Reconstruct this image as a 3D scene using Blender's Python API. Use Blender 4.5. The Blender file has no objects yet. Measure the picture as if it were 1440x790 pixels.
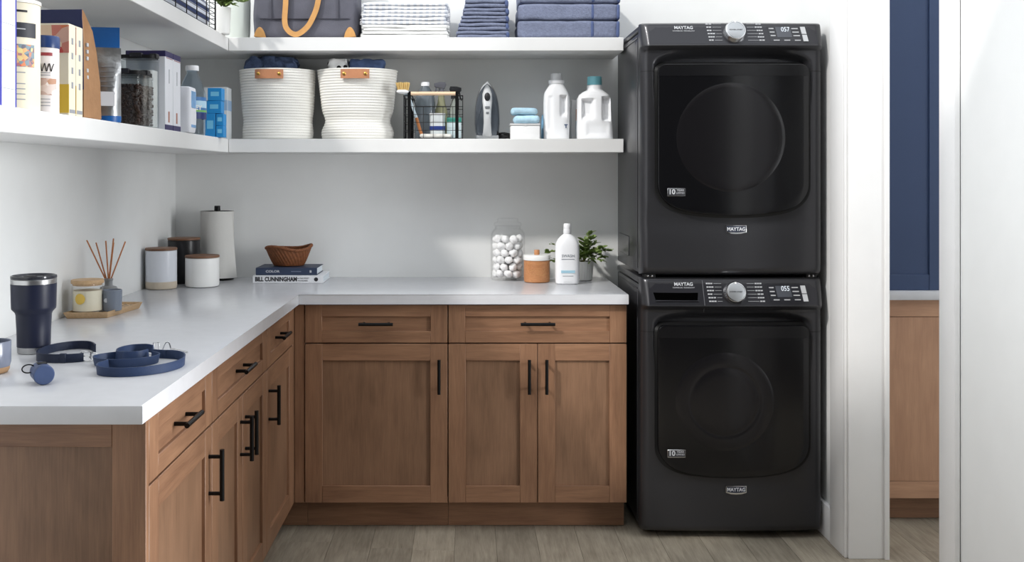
import bpy, bmesh, math, random
from mathutils import Vector, Matrix, noise, Euler
PI = math.pi
random.seed(7)
S = bpy.context.scene
COL = S.collection

# ---------------------------------------------------------------- camera, light, exposure
CAMY, CAMZ, F = -4.505, 1.371, 1426.0
cam_d = bpy.data.cameras.new('camera'); cam = bpy.data.objects.new('camera', cam_d); COL.objects.link(cam)
cam.location = (0, CAMY, CAMZ); cam.rotation_euler = (PI/2, 0, 0)
cam_d.sensor_fit = 'HORIZONTAL'; cam_d.sensor_width = 36; cam_d.lens = F*36/1440
cam_d.shift_x = 64/1440; cam_d.shift_y = -150/1440; cam_d.clip_start = .05
S.camera = cam
wd = bpy.data.worlds.new('sky'); S.world = wd; wd.use_nodes = True
wd.node_tree.nodes['Background'].inputs[0].default_value = (.93, .965, 1, 1)
wd.node_tree.nodes['Background'].inputs[1].default_value = 1.5
sun_d = bpy.data.lights.new('sun', 'SUN'); sun = bpy.data.objects.new('sun', sun_d); COL.objects.link(sun)
sun_d.energy = 1.75; sun_d.angle = math.radians(3.5); sun_d.color = (1, .965, .92)
sun.rotation_euler = Vector((.64, .56, -.70)).to_track_quat('-Z', 'Y').to_euler()
sun.location = (-4, -4, 5)
fill_r_d = bpy.data.lights.new('fill_light_right', 'AREA'); fill_r = bpy.data.objects.new('fill_light_right', fill_r_d); COL.objects.link(fill_r)  # added soft fill from the right, no known window behind it
fill_r_d.shape = 'RECTANGLE'; fill_r_d.size = 1.0; fill_r_d.size_y = 1.9; fill_r_d.spread = math.radians(90); fill_r_d.energy = 50; fill_r_d.color = (.97, .985, 1)
fill_r.location = (3.02, -2.5, 1.5)
fill_r.rotation_euler = Vector((-1, 0, 0)).to_track_quat('-Z', 'Y').to_euler()
fill_l_d = bpy.data.lights.new('fill_light_left', 'AREA'); fill_l = bpy.data.objects.new('fill_light_left', fill_l_d); COL.objects.link(fill_l)  # added fill with narrow spread to brighten the near right wall
fill_l_d.shape = 'RECTANGLE'; fill_l_d.size = .95; fill_l_d.size_y = 1.25; fill_l_d.spread = math.radians(36); fill_l_d.energy = 3.2; fill_l_d.color = (.95, .975, 1)
fill_l.location = (-1.20, -4.1, 1.6); fill_l.rotation_euler = Vector((2.6, 1.75, -.1)).to_track_quat('-Z', 'Y').to_euler()
S.view_settings.view_transform = 'Standard'; S.view_settings.look = 'None'
S.view_settings.gamma = 1; S.view_settings.use_curve_mapping = False
S.view_settings.exposure = 0.28

# ---------------------------------------------------------------- helpers
def X(px, D): return (px-656)*D/F
def Zp(py, D): return CAMZ-(py-245)*D/F
def Y(D): return D+CAMY
def lin(c):
    return tuple(((v/255)/12.92 if v/255 <= .04045 else ((v/255+.055)/1.055)**2.4) for v in c)+(1,)
MATS = {}
def mat(name, col, rough=.5, metal=0, var=0, vs=8, bump=0, bs=120, coat=0, trans=0, ior=1.45, emis=0, sheen=0, spec=.5, stretch=None):
    if name in MATS: return MATS[name]
    m = bpy.data.materials.new(name); m.use_nodes = True; nt = m.node_tree; N = nt.nodes; L = nt.links
    p = N['Principled BSDF']; c = lin(col)
    p.inputs['Base Color'].default_value = c; p.inputs['Roughness'].default_value = rough
    p.inputs['Metallic'].default_value = metal; p.inputs['Coat Weight'].default_value = coat
    p.inputs['Coat Roughness'].default_value = .08
    p.inputs['Transmission Weight'].default_value = trans; p.inputs['IOR'].default_value = ior
    p.inputs['Sheen Weight'].default_value = sheen; p.inputs['Specular IOR Level'].default_value = spec
    if emis:
        p.inputs['Emission Color'].default_value = c; p.inputs['Emission Strength'].default_value = emis
    tc = N.new('ShaderNodeTexCoord'); mp = N.new('ShaderNodeMapping'); L.new(tc.outputs['Object'], mp.inputs[0])
    if stretch: mp.inputs['Scale'].default_value = stretch
    nz = N.new('ShaderNodeTexNoise'); nz.inputs['Scale'].default_value = vs; nz.inputs['Detail'].default_value = 4
    L.new(mp.outputs[0], nz.inputs['Vector'])
    v = var if var else .015
    rp = N.new('ShaderNodeValToRGB'); rp.color_ramp.elements[0].position = .3; rp.color_ramp.elements[1].position = .7
    rp.color_ramp.elements[0].color = tuple(max(0, k*(1-v)) for k in c[:3])+(1,)
    rp.color_ramp.elements[1].color = tuple(min(1, k*(1+v)) for k in c[:3])+(1,)
    L.new(nz.outputs['Fac'], rp.inputs[0]); L.new(rp.outputs[0], p.inputs['Base Color'])
    if bump:
        n2 = N.new('ShaderNodeTexNoise'); n2.inputs['Scale'].default_value = bs; n2.inputs['Detail'].default_value = 3
        L.new(mp.outputs[0], n2.inputs['Vector'])
        b = N.new('ShaderNodeBump'); b.inputs['Strength'].default_value = bump; b.inputs['Distance'].default_value = .004
        L.new(n2.outputs['Fac'], b.inputs['Height']); L.new(b.outputs[0], p.inputs['Normal'])
    MATS[name] = m
    return m
def wood(name, c0, c1, axis, rough=.42, scale=1.0, blot=.5):
    m = bpy.data.materials.new(name); m.use_nodes = True; nt = m.node_tree; N = nt.nodes; L = nt.links
    p = N['Principled BSDF']; p.inputs['Roughness'].default_value = rough
    tc = N.new('ShaderNodeTexCoord'); oi = N.new('ShaderNodeObjectInfo')
    mu = N.new('ShaderNodeVectorMath'); mu.operation = 'ADD'
    cb = N.new('ShaderNodeCombineXYZ'); ml = N.new('ShaderNodeMath'); ml.operation = 'MULTIPLY'; ml.inputs[1].default_value = 37
    L.new(oi.outputs['Random'], ml.inputs[0]); L.new(ml.outputs[0], cb.inputs[0]); L.new(ml.outputs[0], cb.inputs[2])
    L.new(tc.outputs['Object'], mu.inputs[0]); L.new(cb.outputs[0], mu.inputs[1])
    def nz(sc, det, st):
        mp = N.new('ShaderNodeMapping'); s = [st, st, st]; s[axis] = 1; mp.inputs['Scale'].default_value = s
        L.new(mu.outputs[0], mp.inputs[0])
        n = N.new('ShaderNodeTexNoise'); n.inputs['Scale'].default_value = sc; n.inputs['Detail'].default_value = det
        n.inputs['Distortion'].default_value = .4
        L.new(mp.outputs[0], n.inputs['Vector']); return n
    a = nz(5*scale, 5, 12); b = nz(3.2*scale, 3, 2.2); c = nz(14*scale, 3, 22)
    m1 = N.new('ShaderNodeMix'); m1.inputs[0].default_value = blot
    L.new(a.outputs['Fac'], m1.inputs[2]); L.new(b.outputs['Fac'], m1.inputs[3])
    m2 = N.new('ShaderNodeMix'); m2.inputs[0].default_value = .25
    L.new(m1.outputs[0], m2.inputs[2]); L.new(c.outputs['Fac'], m2.inputs[3])
    rp = N.new('ShaderNodeValToRGB'); e = rp.color_ramp.elements
    e[0].position = .34; e[1].position = .66; e[0].color = lin(c0); e[1].color = lin(c1)
    L.new(m2.outputs[0], rp.inputs[0]); L.new(rp.outputs[0], p.inputs['Base Color'])
    bp = N.new('ShaderNodeBump'); bp.inputs['Strength'].default_value = .06; bp.inputs['Distance'].default_value = .003
    L.new(c.outputs['Fac'], bp.inputs['Height']); L.new(bp.outputs[0], p.inputs['Normal'])
    return m

class G:
    """collects shapes into one mesh"""
    def __init__(s): s.bm = bmesh.new()
    def _mi(s, f0, mi):
        if mi:
            for f in s.bm.faces:
                if f.index == -1 or f not in f0: f.material_index = mi
    def quadbox(s, vs, bev=0, seg=2, mi=0):
        v = [s.bm.verts.new(p) for p in vs]
        fs = [s.bm.faces.new([v[i] for i in q]) for q in ((0,3,2,1),(4,5,6,7),(0,1,5,4),(1,2,6,5),(2,3,7,6),(3,0,4,7))]
        for f in fs: f.material_index = mi
        if bev:
            es = list({e for f in fs for e in f.edges})
            r = bmesh.ops.bevel(s.bm, geom=es, offset=bev, segments=seg, profile=.5, affect='EDGES')
            for f in r['faces']: f.material_index = mi
        return s
    def box(s, x0, x1, y0, y1, z0, z1, bev=0, seg=2, mi=0):
        return s.quadbox([(x0,y0,z0),(x1,y0,z0),(x1,y1,z0),(x0,y1,z0),(x0,y0,z1),(x1,y0,z1),(x1,y1,z1),(x0,y1,z1)], bev, seg, mi)
    def rings(s, rings, closed=True, cap0=True, cap1=True, mi=0, loop=False):
        V = [[s.bm.verts.new(p) for p in r] for r in rings]
        n = len(V[0]); pairs = list(zip(V, V[1:]))
        if loop: pairs.append((V[-1], V[0]))
        for a, b in pairs:
            for i in range(n if closed else n-1):
                j = (i+1) % n
                f = s.bm.faces.new((a[i], a[j], b[j], b[i])); f.material_index = mi
        if closed and not loop:
            if cap0: s.bm.faces.new(V[0][::-1]).material_index = mi
            if cap1: s.bm.faces.new(V[-1]).material_index = mi
        return s
    def lathe(s, prof, n=32, c=(0,0,0), sx=1, sy=1, cap0=True, cap1=True, mi=0, a0=0, a1=None, wob=None):
        R = []
        for r, z in prof:
            r = max(r, 1e-5)
            if a1 is None: an = [2*PI*i/n for i in range(n)]
            else: an = [a0+(a1-a0)*i/n for i in range(n+1)]
            R.append([(c[0]+sx*r*math.cos(a)*(wob(a,z) if wob else 1), c[1]+sy*r*math.sin(a)*(wob(a,z) if wob else 1), c[2]+z) for a in an])
        return s.rings(R, a1 is None, cap0, cap1, mi)
    def loft(s, lv, n=32, mi=0, cap0=True, cap1=True):
        R = []
        for z, cx, cy, rx, ry, p in lv:
            q = []
            for i in range(n):
                a = 2*PI*i/n; ca, sa = math.cos(a), math.sin(a)
                q.append((cx+rx*math.copysign(abs(ca)**(2/p), ca), cy+ry*math.copysign(abs(sa)**(2/p), sa), z))
            R.append(q)
        return s.rings(R, True, cap0, cap1, mi)
    def tube(s, pts, r, n=8, closed=False, mi=0, rad=None):
        pts = [Vector(p) for p in pts]; R = []; m = len(pts); up = None
        for i, p in enumerate(pts):
            if closed: t = pts[(i+1) % m]-pts[i-1]
            else: t = pts[min(i+1, m-1)]-pts[max(i-1, 0)]
            t.normalize()
            if up is None:
                up = Vector((0,0,1)) if abs(t.z) < .9 else Vector((1,0,0))
            a = t.cross(up); a.normalize(); b = a.cross(t); up = b
            rr = rad[i] if rad else r
            R.append([tuple(p+a*rr*math.cos(2*PI*k/n)+b*rr*math.sin(2*PI*k/n)) for k in range(n)])
        return s.rings(R, True, True, True, mi, closed)
    def prism(s, poly, d0, d1, axis='y', bev=0, mi=0, seg=2):
        def P(u, v, d): return {'y': (u, d, v), 'z': (u, v, d), 'x': (d, u, v)}[axis]
        a = [s.bm.verts.new(P(u, v, d0)) for u, v in poly]; b = [s.bm.verts.new(P(u, v, d1)) for u, v in poly]; n = len(poly)
        fs = [s.bm.faces.new(a[::-1]), s.bm.faces.new(b)]
        for i in range(n): fs.append(s.bm.faces.new((a[i], a[(i+1) % n], b[(i+1) % n], b[i])))
        for f in fs: f.material_index = mi
        if bev:
            es = list({e for f in fs[:2] for e in f.edges})
            r = bmesh.ops.bevel(s.bm, geom=es, offset=bev, segments=seg, profile=.5, affect='EDGES')
            for f in r['faces']: f.material_index = mi
        return s
    def ball(s, c, r, u=16, v=10, mi=0):
        rx, ry, rz = r if isinstance(r, tuple) else (r, r, r)
        return s.lathe([(math.sin(PI*k/v), -rz*math.cos(PI*k/v)) for k in range(v+1)], u, c, rx, ry, mi=mi)
    def soft(s, x0, x1, y0, y1, z0, z1, r, n=10, amp=0, sc=12, seed=0, mi=0):
        """box with fully rounded edges and slightly uneven faces"""
        t = bmesh.new(); bmesh.ops.create_cube(t, size=1); bmesh.ops.subdivide_edges(t, edges=t.edges[:], cuts=n, use_grid_fill=True)
        lo = Vector((x0+r, y0+r, z0+r)); hi = Vector((x1-r, y1-r, z1-r)); off = Vector((seed*3.7, seed*1.9, seed*5.1)); mp = {}
        for v in t.verts:
            c = v.co
            w = [(k+.5) for k in c]; w = [.5-.5*math.cos(PI*k) if False else k for k in w]
            p = Vector((x0+(x1-x0)*w[0], y0+(y1-y0)*w[1], z0+(z1-z0)*w[2]))
            q = Vector([min(max(p[i], lo[i]), hi[i]) for i in range(3)]); d = p-q
            if d.length > 1e-9: p = q+d.normalized()*r
            if amp:
                p += Vector((noise.noise(p*sc+off), noise.noise(p*sc+off+Vector((9,0,0))), noise.noise(p*sc+off+Vector((0,9,0)))))*amp
            if amp: p.z = min(max(p.z, z0), z1)
            mp[v] = s.bm.verts.new(p)
        for f in t.faces: s.bm.faces.new([mp[v] for v in f.verts]).material_index = mi
        t.free(); return s
    def dent(s, x0, x1, z0, z1, depth, r=.012, sign=-1):
        for v in s.bm.verts:
            if v.co.y*sign <= 0: continue
            d = min(v.co.x-x0, x1-v.co.x, v.co.z-z0, z1-v.co.z)
            k = min(max(d/r, 0), 1); k = k*k*(3-2*k)
            v.co.y -= sign*depth*k
        return s
    def xf(s, M):
        bmesh.ops.transform(s.bm, matrix=M, verts=s.bm.verts[:]); return s
    def rot(s, axis, deg, c=(0,0,0)):
        M = Matrix.Translation(c) @ Matrix.Rotation(math.radians(deg), 4, axis) @ Matrix.Translation(-Vector(c)); return s.xf(M)
    def disp(s, fn):
        for v in s.bm.verts: v.co = Vector(fn(v.co))
        return s
def obj(name, g, m, parent=None, smooth=40):
    me = bpy.data.meshes.new(name)
    if isinstance(g, G):
        bmesh.ops.recalc_face_normals(g.bm, faces=g.bm.faces[:]); g.bm.to_mesh(me); g.bm.free()
    else: me = g
    ms = m if isinstance(m, (list, tuple)) else [m]
    if not me.materials:
        for k in ms: me.materials.append(k)
    if smooth:
        me.polygons.foreach_set('use_smooth', [True]*len(me.polygons)); me.set_sharp_from_angle(angle=math.radians(smooth))
    o = bpy.data.objects.new(name, me); COL.objects.link(o)
    if parent: o.parent = parent
    return o
def tag(o, label, cat, group=None):
    o['label'] = label; o['category'] = cat
    if group: o['group'] = group
    return o
def thing(name, label, cat, loc=(0,0,0), rotz=0, group=None):
    o = bpy.data.objects.new(name, None); COL.objects.link(o); o.empty_display_size = .05
    o.location = loc; o.rotation_euler = (0, 0, math.radians(rotz)); return tag(o, label, cat, group)
def struct(name, g, m, label=None, parent=None, smooth=40):
    o = obj(name, g, m, parent, smooth)
    if not parent: o['kind'] = 'structure'
    if label: o['label'] = label
    return o
def stuff(o): o['kind'] = 'stuff'; return o
def text(name, string, size, loc, m, parent=None, rot=(PI/2,0,0), ext=.0003, bold=0, sx=1, align='CENTER'):
    c = bpy.data.curves.new('t', 'FONT'); c.body = string; c.size = size; c.align_x = align; c.align_y = 'CENTER'
    c.extrude = ext; c.offset = bold; c.resolution_u = 3
    t = bpy.data.objects.new('t', c); COL.objects.link(t)
    me = bpy.data.meshes.new_from_object(t.evaluated_get(bpy.context.evaluated_depsgraph_get()))
    bpy.data.objects.remove(t); bpy.data.curves.remove(c)
    me.materials.clear(); me.materials.append(m); me.name = name
    o = bpy.data.objects.new(name, me); COL.objects.link(o)
    o.location = loc; o.rotation_euler = rot; o.scale = (sx, 1, 1)
    if parent: o.parent = parent
    return o
def spline(P, n=8, closed=False):
    P = [Vector(p) for p in P]; out = []; m = len(P)
    for i in range(m if closed else m-1):
        if closed: a, b, c, d = P[i-1], P[i], P[(i+1) % m], P[(i+2) % m]
        else: a, b, c, d = P[max(i-1,0)], P[i], P[i+1], P[min(i+2,m-1)]
        for k in range(n):
            t = k/n
            out.append(.5*((2*b)+(c-a)*t+(2*a-5*b+4*c-d)*t*t+(3*b-a-3*c+d)*t**3))
    if not closed: out.append(P[-1])
    return out
def ribbon(g, pts, w, th, closed=False, mi=0, tilt=0):
    """flat strap standing on its edge along a path"""
    R = []; m = len(pts)
    for i, p in enumerate(pts):
        t = (pts[(i+1) % m]-pts[i-1]) if closed else (pts[min(i+1,m-1)]-pts[max(i-1,0)])
        t.z = 0; t.normalize(); nn = Vector((-t.y, t.x, 0))*th/2; up = Vector((0,0,w))+Vector((-t.y, t.x, 0))*tilt
        R.append([tuple(p-nn), tuple(p+nn), tuple(p+nn+up), tuple(p-nn+up)])
    return g.rings(R, True, True, True, mi, closed)

# ---------------------------------------------------------------- materials
M_wall = mat('wall_paint', (234,235,234), .75, bump=.03, bs=260)
M_white = mat('white_paint', (238,238,238), .42)
M_shelf = mat('shelf_paint', (228,228,227), .45)
M_quartz = mat('white_quartz', (210,211,215), .2, var=.02, vs=25)
WC0, WC1 = (118,85,64), (160,121,93)
M_wv = wood('stained_maple_upright', WC0, WC1, 2)
M_wh = wood('stained_maple_level', WC0, WC1, 0)
M_wp = wood('stained_maple_panel', (112,84,64), (150,115,90), 2, blot=.65)
M_wside = wood('stained_maple_side', (106,79,62), (140,106,84), 2, blot=.65)
M_black = mat('black_iron', (26,26,27), .38, .6)
M_graph = mat('graphite_enamel', (58,58,61), .34, .55, coat=.15)
M_graph2 = mat('graphite_panel', (41,41,46), .3, .45, coat=.25)
M_gblack = mat('black_glass', (14,14,16), .16, spec=.5)
M_gblack2 = mat('smoked_glass', (20,19,21), .2, spec=.5)
M_rub = mat('black_rubber', (10,10,11), .6)
M_chrome = mat('brushed_chrome', (205,206,208), .22, 1)
M_steel = mat('steel', (190,190,190), .3, 1)
M_print = mat('pale_print', (190,192,196), .5)
M_lcd = mat('display_digits', (205,212,220), .5, emis=.35)
def thin_glass(name, tint, rough=.02, ior=1.45):
    m = bpy.data.materials.new(name); m.use_nodes = True; nt = m.node_tree; N = nt.nodes; L = nt.links
    N.remove(N['Principled BSDF']); tr = N.new('ShaderNodeBsdfTransparent'); tr.inputs[0].default_value = lin(tint)
    gl = N.new('ShaderNodeBsdfGlossy'); gl.inputs['Roughness'].default_value = rough; lw = N.new('ShaderNodeLayerWeight'); lw.inputs[0].default_value = .5; pw_ = N.new('ShaderNodeMath'); pw_.operation = 'POWER'; pw_.inputs[1].default_value = 4.5; L.new(lw.outputs['Facing'], pw_.inputs[0]); fr = N.new('ShaderNodeMath'); fr.operation = 'MULTIPLY_ADD'; fr.inputs[1].default_value = .6; fr.inputs[2].default_value = .018; L.new(pw_.outputs[0], fr.inputs[0])
    mx = N.new('ShaderNodeMixShader'); L.new(fr.outputs[0], mx.inputs[0]); L.new(tr.outputs[0], mx.inputs[1]); L.new(gl.outputs[0], mx.inputs[2])
    L.new(mx.outputs[0], N['Material Output'].inputs['Surface']); return m
M_glass = thin_glass('clear_glass', (255,255,255))
M_plastic = thin_glass('clear_plastic', (246,248,249), .04, 1.4)
M_lidwood = wood('lid_wood', (96,66,48), (126,90,66), 0, .5, 3)
M_navy = mat('navy_coat', (25,30,52), .4, bump=.02)
M_strap = mat('navy_strap', (38,56,90), .55, bump=.15, bs=400)
M_tan = mat('tan_leather', (201,150,90), .5, var=.08, vs=30, bump=.1)
M_brass = mat('brass', (190,150,80), .3, 1)
M_leaf = mat('green_leaf', (156,178,110), .45, var=.35, vs=40)
M_ceram = mat('white_ceramic', (236,236,233), .3)
M_jug = mat('white_plastic', (240,241,243), .38)
M_dark = mat('dark_print', (38,38,42), .5)

# ---------------------------------------------------------------- the room
WL, WR = -1.292, 1.37           # left and right wall faces
HL = 2.16
struct('wall_back', G().box(-1.45, 3.2, 0, .12, 0, 2.75), M_wall, 'pale grey painted back wall')
struct('wall_left', G().box(-1.42, WL, -2.75, 0, 0, HL).box(-1.42, WL, -3.6, -2.75, 0, 2.76).box(-1.42, WL, -5.12, -4.6, 0, 2.76).box(-1.42, WL, -4.6, -3.6, 0, .9).box(-1.42, WL, -4.6, -3.6, 2.3, 2.76), M_wall, 'pale grey painted left wall')
struct('added_wall_rear', G().box(-1.42, 3.2, -5.24, -5.12, 0, 2.76), mat('rear_light_cut', (44,42,40), .8))  # unseen wall put close and dark to cut light from behind the camera
struct('wall_right', G().box(WR, 1.497, -.872, 0, 0, 2.75), M_wall, 'white wall stub beside the stacked machines')
struct('wall_entry', G().box(WR, 1.497, -2.2, -1.70, 0, 2.75), M_wall, 'white wall nearest the camera on the right')
struct('wall_far', G().box(3.08, 3.2, -5.12, 0, 0, .5).box(3.08, 3.2, -5.12, 0, 2.5, 2.75).box(3.08, 3.2, -1.95, 0, .5, 2.5).box(3.08, 3.2, -5.12, -3.05, .5, 2.5), M_wall)
struct('added_ceiling', G().box(-1.45, 3.2, -5.24, -2.7, 2.76, 2.86), mat('added_ceiling_grey', (120,118,115), .8))  # unseen slab added to shade the near cabinet end, greyed against bounce
struct('added_window_2', G().box(-1.40, WL-.004, -4.6, -4.57, .9, 2.3).box(-1.40, WL-.004, -3.63, -3.6, .9, 2.3).box(-1.40, WL-.004, -4.57, -3.63, .9, .94).box(-1.40, WL-.004, -4.57, -3.63, 2.26, 2.3), M_white)  # unseen frame made up to go with the left fill light
struct('added_window_1', G().box(3.06, 3.2, -3.05, -3.0, .5, 2.5).box(3.06, 3.2, -2.0, -1.95, .5, 2.5).box(3.06, 3.2, -3.0, -2.0, .5, .55).box(3.06, 3.2, -3.0, -2.0, 2.45, 2.5), M_white)  # unseen frame made up around the right fill light
# door casings either side of the doorway in the right wall
struct('trim_1', G().box(1.35, WR, -.868, -.735, 0, 2.4, .004), M_white, 'white casing on the far side of the doorway')
struct('trim_2', G().box(1.362, 1.502, -.892, -.872, 0, 2.4, .003).box(1.35, 1.3625, -.885, -.868, 0, 2.4, .005).box(1.488, 1.505, -.90, -.892, 0, 2.4, .002), M_white, 'white jamb lining facing the camera')
struct('trim_3', G().box(1.35, WR, -1.70, -1.606, 0, 2.4, .003).box(1.362, 1.51, -1.70, -1.606, 0, 2.4, .003), M_white, 'white casing on the near side of the doorway')
struct('baseboard_right', G().box(1.352, WR, -.735, -.02, 0, .128, .004), M_white, 'white baseboard beside the washer')
# floor of planks
def plank_mat():
    m = wood('ash_plank', (128,119,104), (176,166,149), 1, .5, 1.3, .45); nt = m.node_tree; N = nt.nodes; L = nt.links
    p = N['Principled BSDF']; rp = [n for n in N if n.type == 'VALTORGB'][0]
    oi = N.new('ShaderNodeObjectInfo'); hs = N.new('ShaderNodeHueSaturation'); mr = N.new('ShaderNodeMapRange')
    mr.inputs['To Min'].default_value = .78; mr.inputs['To Max'].default_value = 1.14
    L.new(oi.outputs['Random'], mr.inputs[0]); L.new(mr.outputs[0], hs.inputs['Value'])
    L.new(rp.outputs[0], hs.inputs['Color']); L.new(hs.outputs[0], p.inputs['Base Color'])
    return m
M_plank = plank_mat()
fl = struct('floor', G().box(-1.45, 3.2, -5.24, .12, -.06, -.006), mat('floor_joint', (104,96,85), .8), 'grey brown wooden plank floor')
pw = .154; pl_mesh = None; rr = random.Random(3)
for k in range(-5, 16):
    x0 = -.044+k*pw
    yy = .0-rr.uniform(.15, 1.2)+1.2
    while yy > -4.6:
        y1 = min(yy, .0); y0 = yy-1.2
        if y1-y0 > .05 and not (y0 > -.05):
            o = obj('plank', G().box(.0004, pw-.0004, 0, y1-y0-.0008, -.006, 0, .0005, 1), M_plank, fl)
            o.location = (x0, y0, 0)
        yy -= 1.2

# ---------------------------------------------------------------- cabinets
FT = .019
def pull(parent, x, z, vertical, L=.131, y=0):
    """round bar handle on two posts, in front of y=0"""
    g = G(); sp = L*.36; so = -.034
    if vertical:
        g.tube([(x, y+so, z-L/2), (x, y+so, z+L/2)], .0062, 12)
        for s in (-1, 1): g.tube([(x, y+so, z+s*sp), (x, y, z+s*sp)], .005, 10)
    else:
        g.tube([(x-L/2, y+so, z), (x+L/2, y+so, z)], .0062, 12)
        for s in (-1, 1): g.tube([(x+s*sp, y+so, z), (x+s*sp, y, z)], .005, 10)
    return obj('handle', g, M_black, parent)
def shaker(name, parent, x0, x1, z0, z1, st=.066, rl=.064, th=FT):
    rec = .009
    g = G()
    for a, b in ((x0, x0+st), (x1-st, x1)): g.box(a, b, 0, th, z0, z1, .0012, 1, 0)
    for a, b in ((z0, z0+rl), (z1-rl, z1)): g.box(x0+st-.0002, x1-st+.0002, .0002, th, a, b, .0012, 1, 1)
    d = obj(name, g, [M_wv, M_wh], parent)
    e = .0012
    obj('panel', G().box(x0+st-e, x1-st+e, rec, th-.001, z0+rl-e, z1-rl+e), M_wp if name != 'drawer_front' else M_wh, d)
    return d
def cabinet(label, loc, rotz, w, doors, depth=.60, hx=None, label_group=None, end=False, toe=True):
    t = thing('base_cabinet', label, 'cabinet', loc, rotz, 'base cabinets')
    g = G().box(.002, w-.002, FT+.001, depth, .113, .871)
    obj('carcass', g, M_wside, t)
    obj('toe_kick', G().box(0 if not end else .01, w, .078, .095, .002, .113), M_wh, t)
    d = shaker('drawer_front', t, .0015, w-.0015, .7265, .8705, .064, .044); pull(d, w/2, .8, False, y=.009)
    if doors == 1:
        d = shaker('door', t, .0015, w-.0015, .114, .7215)
        pull(d, (w-.033 if hx != 'near' else .033), .601, True)
    else:
        d = shaker('door', t, .0015, w/2-.0015, .114, .7215); pull(d, w/2-.033, .601, True)
        d = shaker('door', t, w/2+.0015, w-.0015, .114, .7215); pull(d, w/2+.033, .601, True)
    return t
YF = -.623; XF = -.66
cabinet('brown base cabinet with one wide door under the stack of books', (-.6195, YF, 0), 0, .548, 1)
cabinet('brown base cabinet with two narrow doors next to the washer', (-.0705, YF, 0), 0, .685, 2)
yA = Y(2.108); yB = Y(2.630); yC = Y(3.352); yE = Y(3.842)
ca = cabinet('brown base cabinet with the panelled end nearest the camera', (XF, yA, 0), 90, yB-yA, 1, end=True)
# panelled end of the near cabinet, facing the camera
ep = obj('end_panel', G().box(-.020, 0, 0, .07, .0, .874, .0012, 1).box(-.020, 0, .56, .63, 0, .874, .0012, 1)
         .box(-.0198, 0, .07, .56, .81, .874, .001, 1, 1).box(-.0198, 0, .07, .56, 0, .113, .001, 1, 1), [M_wv, wood('stained_maple_end_rail', WC0, WC1, 1)], ca)
obj('panel', G().box(-.011, -.001, .069, .561, .112, .811), M_wp, ep)
cabinet('brown two door base cabinet midway along the left wall', (XF, yB, 0), 90, yC-yB, 2)
cabinet('brown base cabinet on the left wall closest to the inner corner', (XF, yC, 0), 90, yE-yC, 1, hx='near')
fi = thing('corner_filler', 'narrow brown upright filler in the inner corner between cabinet runs', 'cabinet trim', (XF, YF, 0))
obj('filler_strip', G().box(.001, .0395, .004, .022, .113, .871, .001, 1), M_wv, fi)
obj('filler_strip', G().box(-.020, -.001, -.0385, .022, .113, .871, .001, 1), M_wv, fi)
obj('toe_kick', G().box(-.06, .0395, .078, .095, .002, .113), M_wh, fi)

# L-shaped counter
cw = [(WL+.001, Y(2.003)), (-.64, Y(2.003)), (-.64, -.648), (.617, -.648), (.617, -.001), (WL+.001, -.001)]
tag(obj('countertop', G().prism(cw, .876, .914, 'z', .003), M_quartz), 'white quartz countertop running around the corner in an L shape', 'countertop')

# floating shelves
SX = WL+.305
for nm, z0, z1 in (('lower', 1.461, 1.518), ('upper', 1.882, 1.938)):
    a = obj('floating_shelf', G().box(WL+.001, SX, -2.6, -.001, z0, z1, .002, 1), M_shelf)
    b = obj('floating_shelf', G().box(SX+.0012, .651, -.305, -.001, z0, z1, .002, 1), M_shelf)
    if nm == 'lower':
        tag(a, 'thick white shelf on left wall holding boxes and food packets', 'shelf', 'floating shelves')
        tag(b, 'thick white shelf on back wall holding rope baskets and detergent', 'shelf', 'floating shelves')
    else:
        tag(a, 'thick white shelf on left wall above the food packets', 'shelf', 'floating shelves')
        tag(b, 'thick white shelf on back wall holding towels and canvas bag', 'shelf', 'floating shelves')
ZL, ZU, ZC = 1.5185, 1.9385, .9145

# ---------------------------------------------------------------- room beyond the doorway
t = thing('hall_cabinet', 'brown wood base cabinet seen through the doorway', 'cabinet', (1.52, Y(3.985), 0))
obj('carcass', G().box(.002, 1.2, .02, .5, .113, .878), M_wside, t)
M_wl = wood('hall_maple', (170,130,104), (198,156,126), 2, blot=.6); M_wlh = wood('hall_maple_level', (170,130,104), (198,156,126), 0)
obj('rail', G().box(0, 1.2, .0, .02, .812, .877, .001, 1), M_wlh, t)
obj('panel', G().box(0, 1.2, .004, .02, .166, .810), M_wl, t)
obj('rail', G().box(0, 1.2, .0, .02, .098, .164, .001, 1), M_wlh, t)
obj('toe_kick', G().box(0, 1.2, .06, .08, .002, .098), M_wh, t)
tag(obj('hall_countertop', G().box(1.51, 2.74, Y(3.96), -.03, .8795, .914, .002), M_quartz), 'thin white countertop edge seen through the doorway', 'countertop')
t = thing('blue_cabinet', 'tall navy blue panelled cabinet seen through the doorway', 'cabinet', (1.52, Y(3.99), .9145))
M_bl = mat('blue_paint', (56,72,104), .45, bump=.01)
obj('carcass', G().box(.002, 1.2, .021, .45, 0, 1.6), M_bl, t)
xe = X(1307, 3.99)-1.52
d = obj('door', G().box(0, .06, 0, .02, .0, 1.6, .0015, 1).box(xe, xe+.07, 0, .02, 0, 1.6, .0015, 1)
        .box(.0601, xe-.0001, 0, .02, 0, .062, .0015, 1).box(.0601, xe-.0001, 0, .02, 1.53, 1.6, .0015, 1), M_bl, t)
obj('panel', G().box(.059, xe+.001, .009, .019, .061, 1.531), M_bl, d)
obj('door', G().box(xe+.073, 1.2, 0, .02, 0, 1.6, .0015, 1), M_bl, t)

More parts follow.
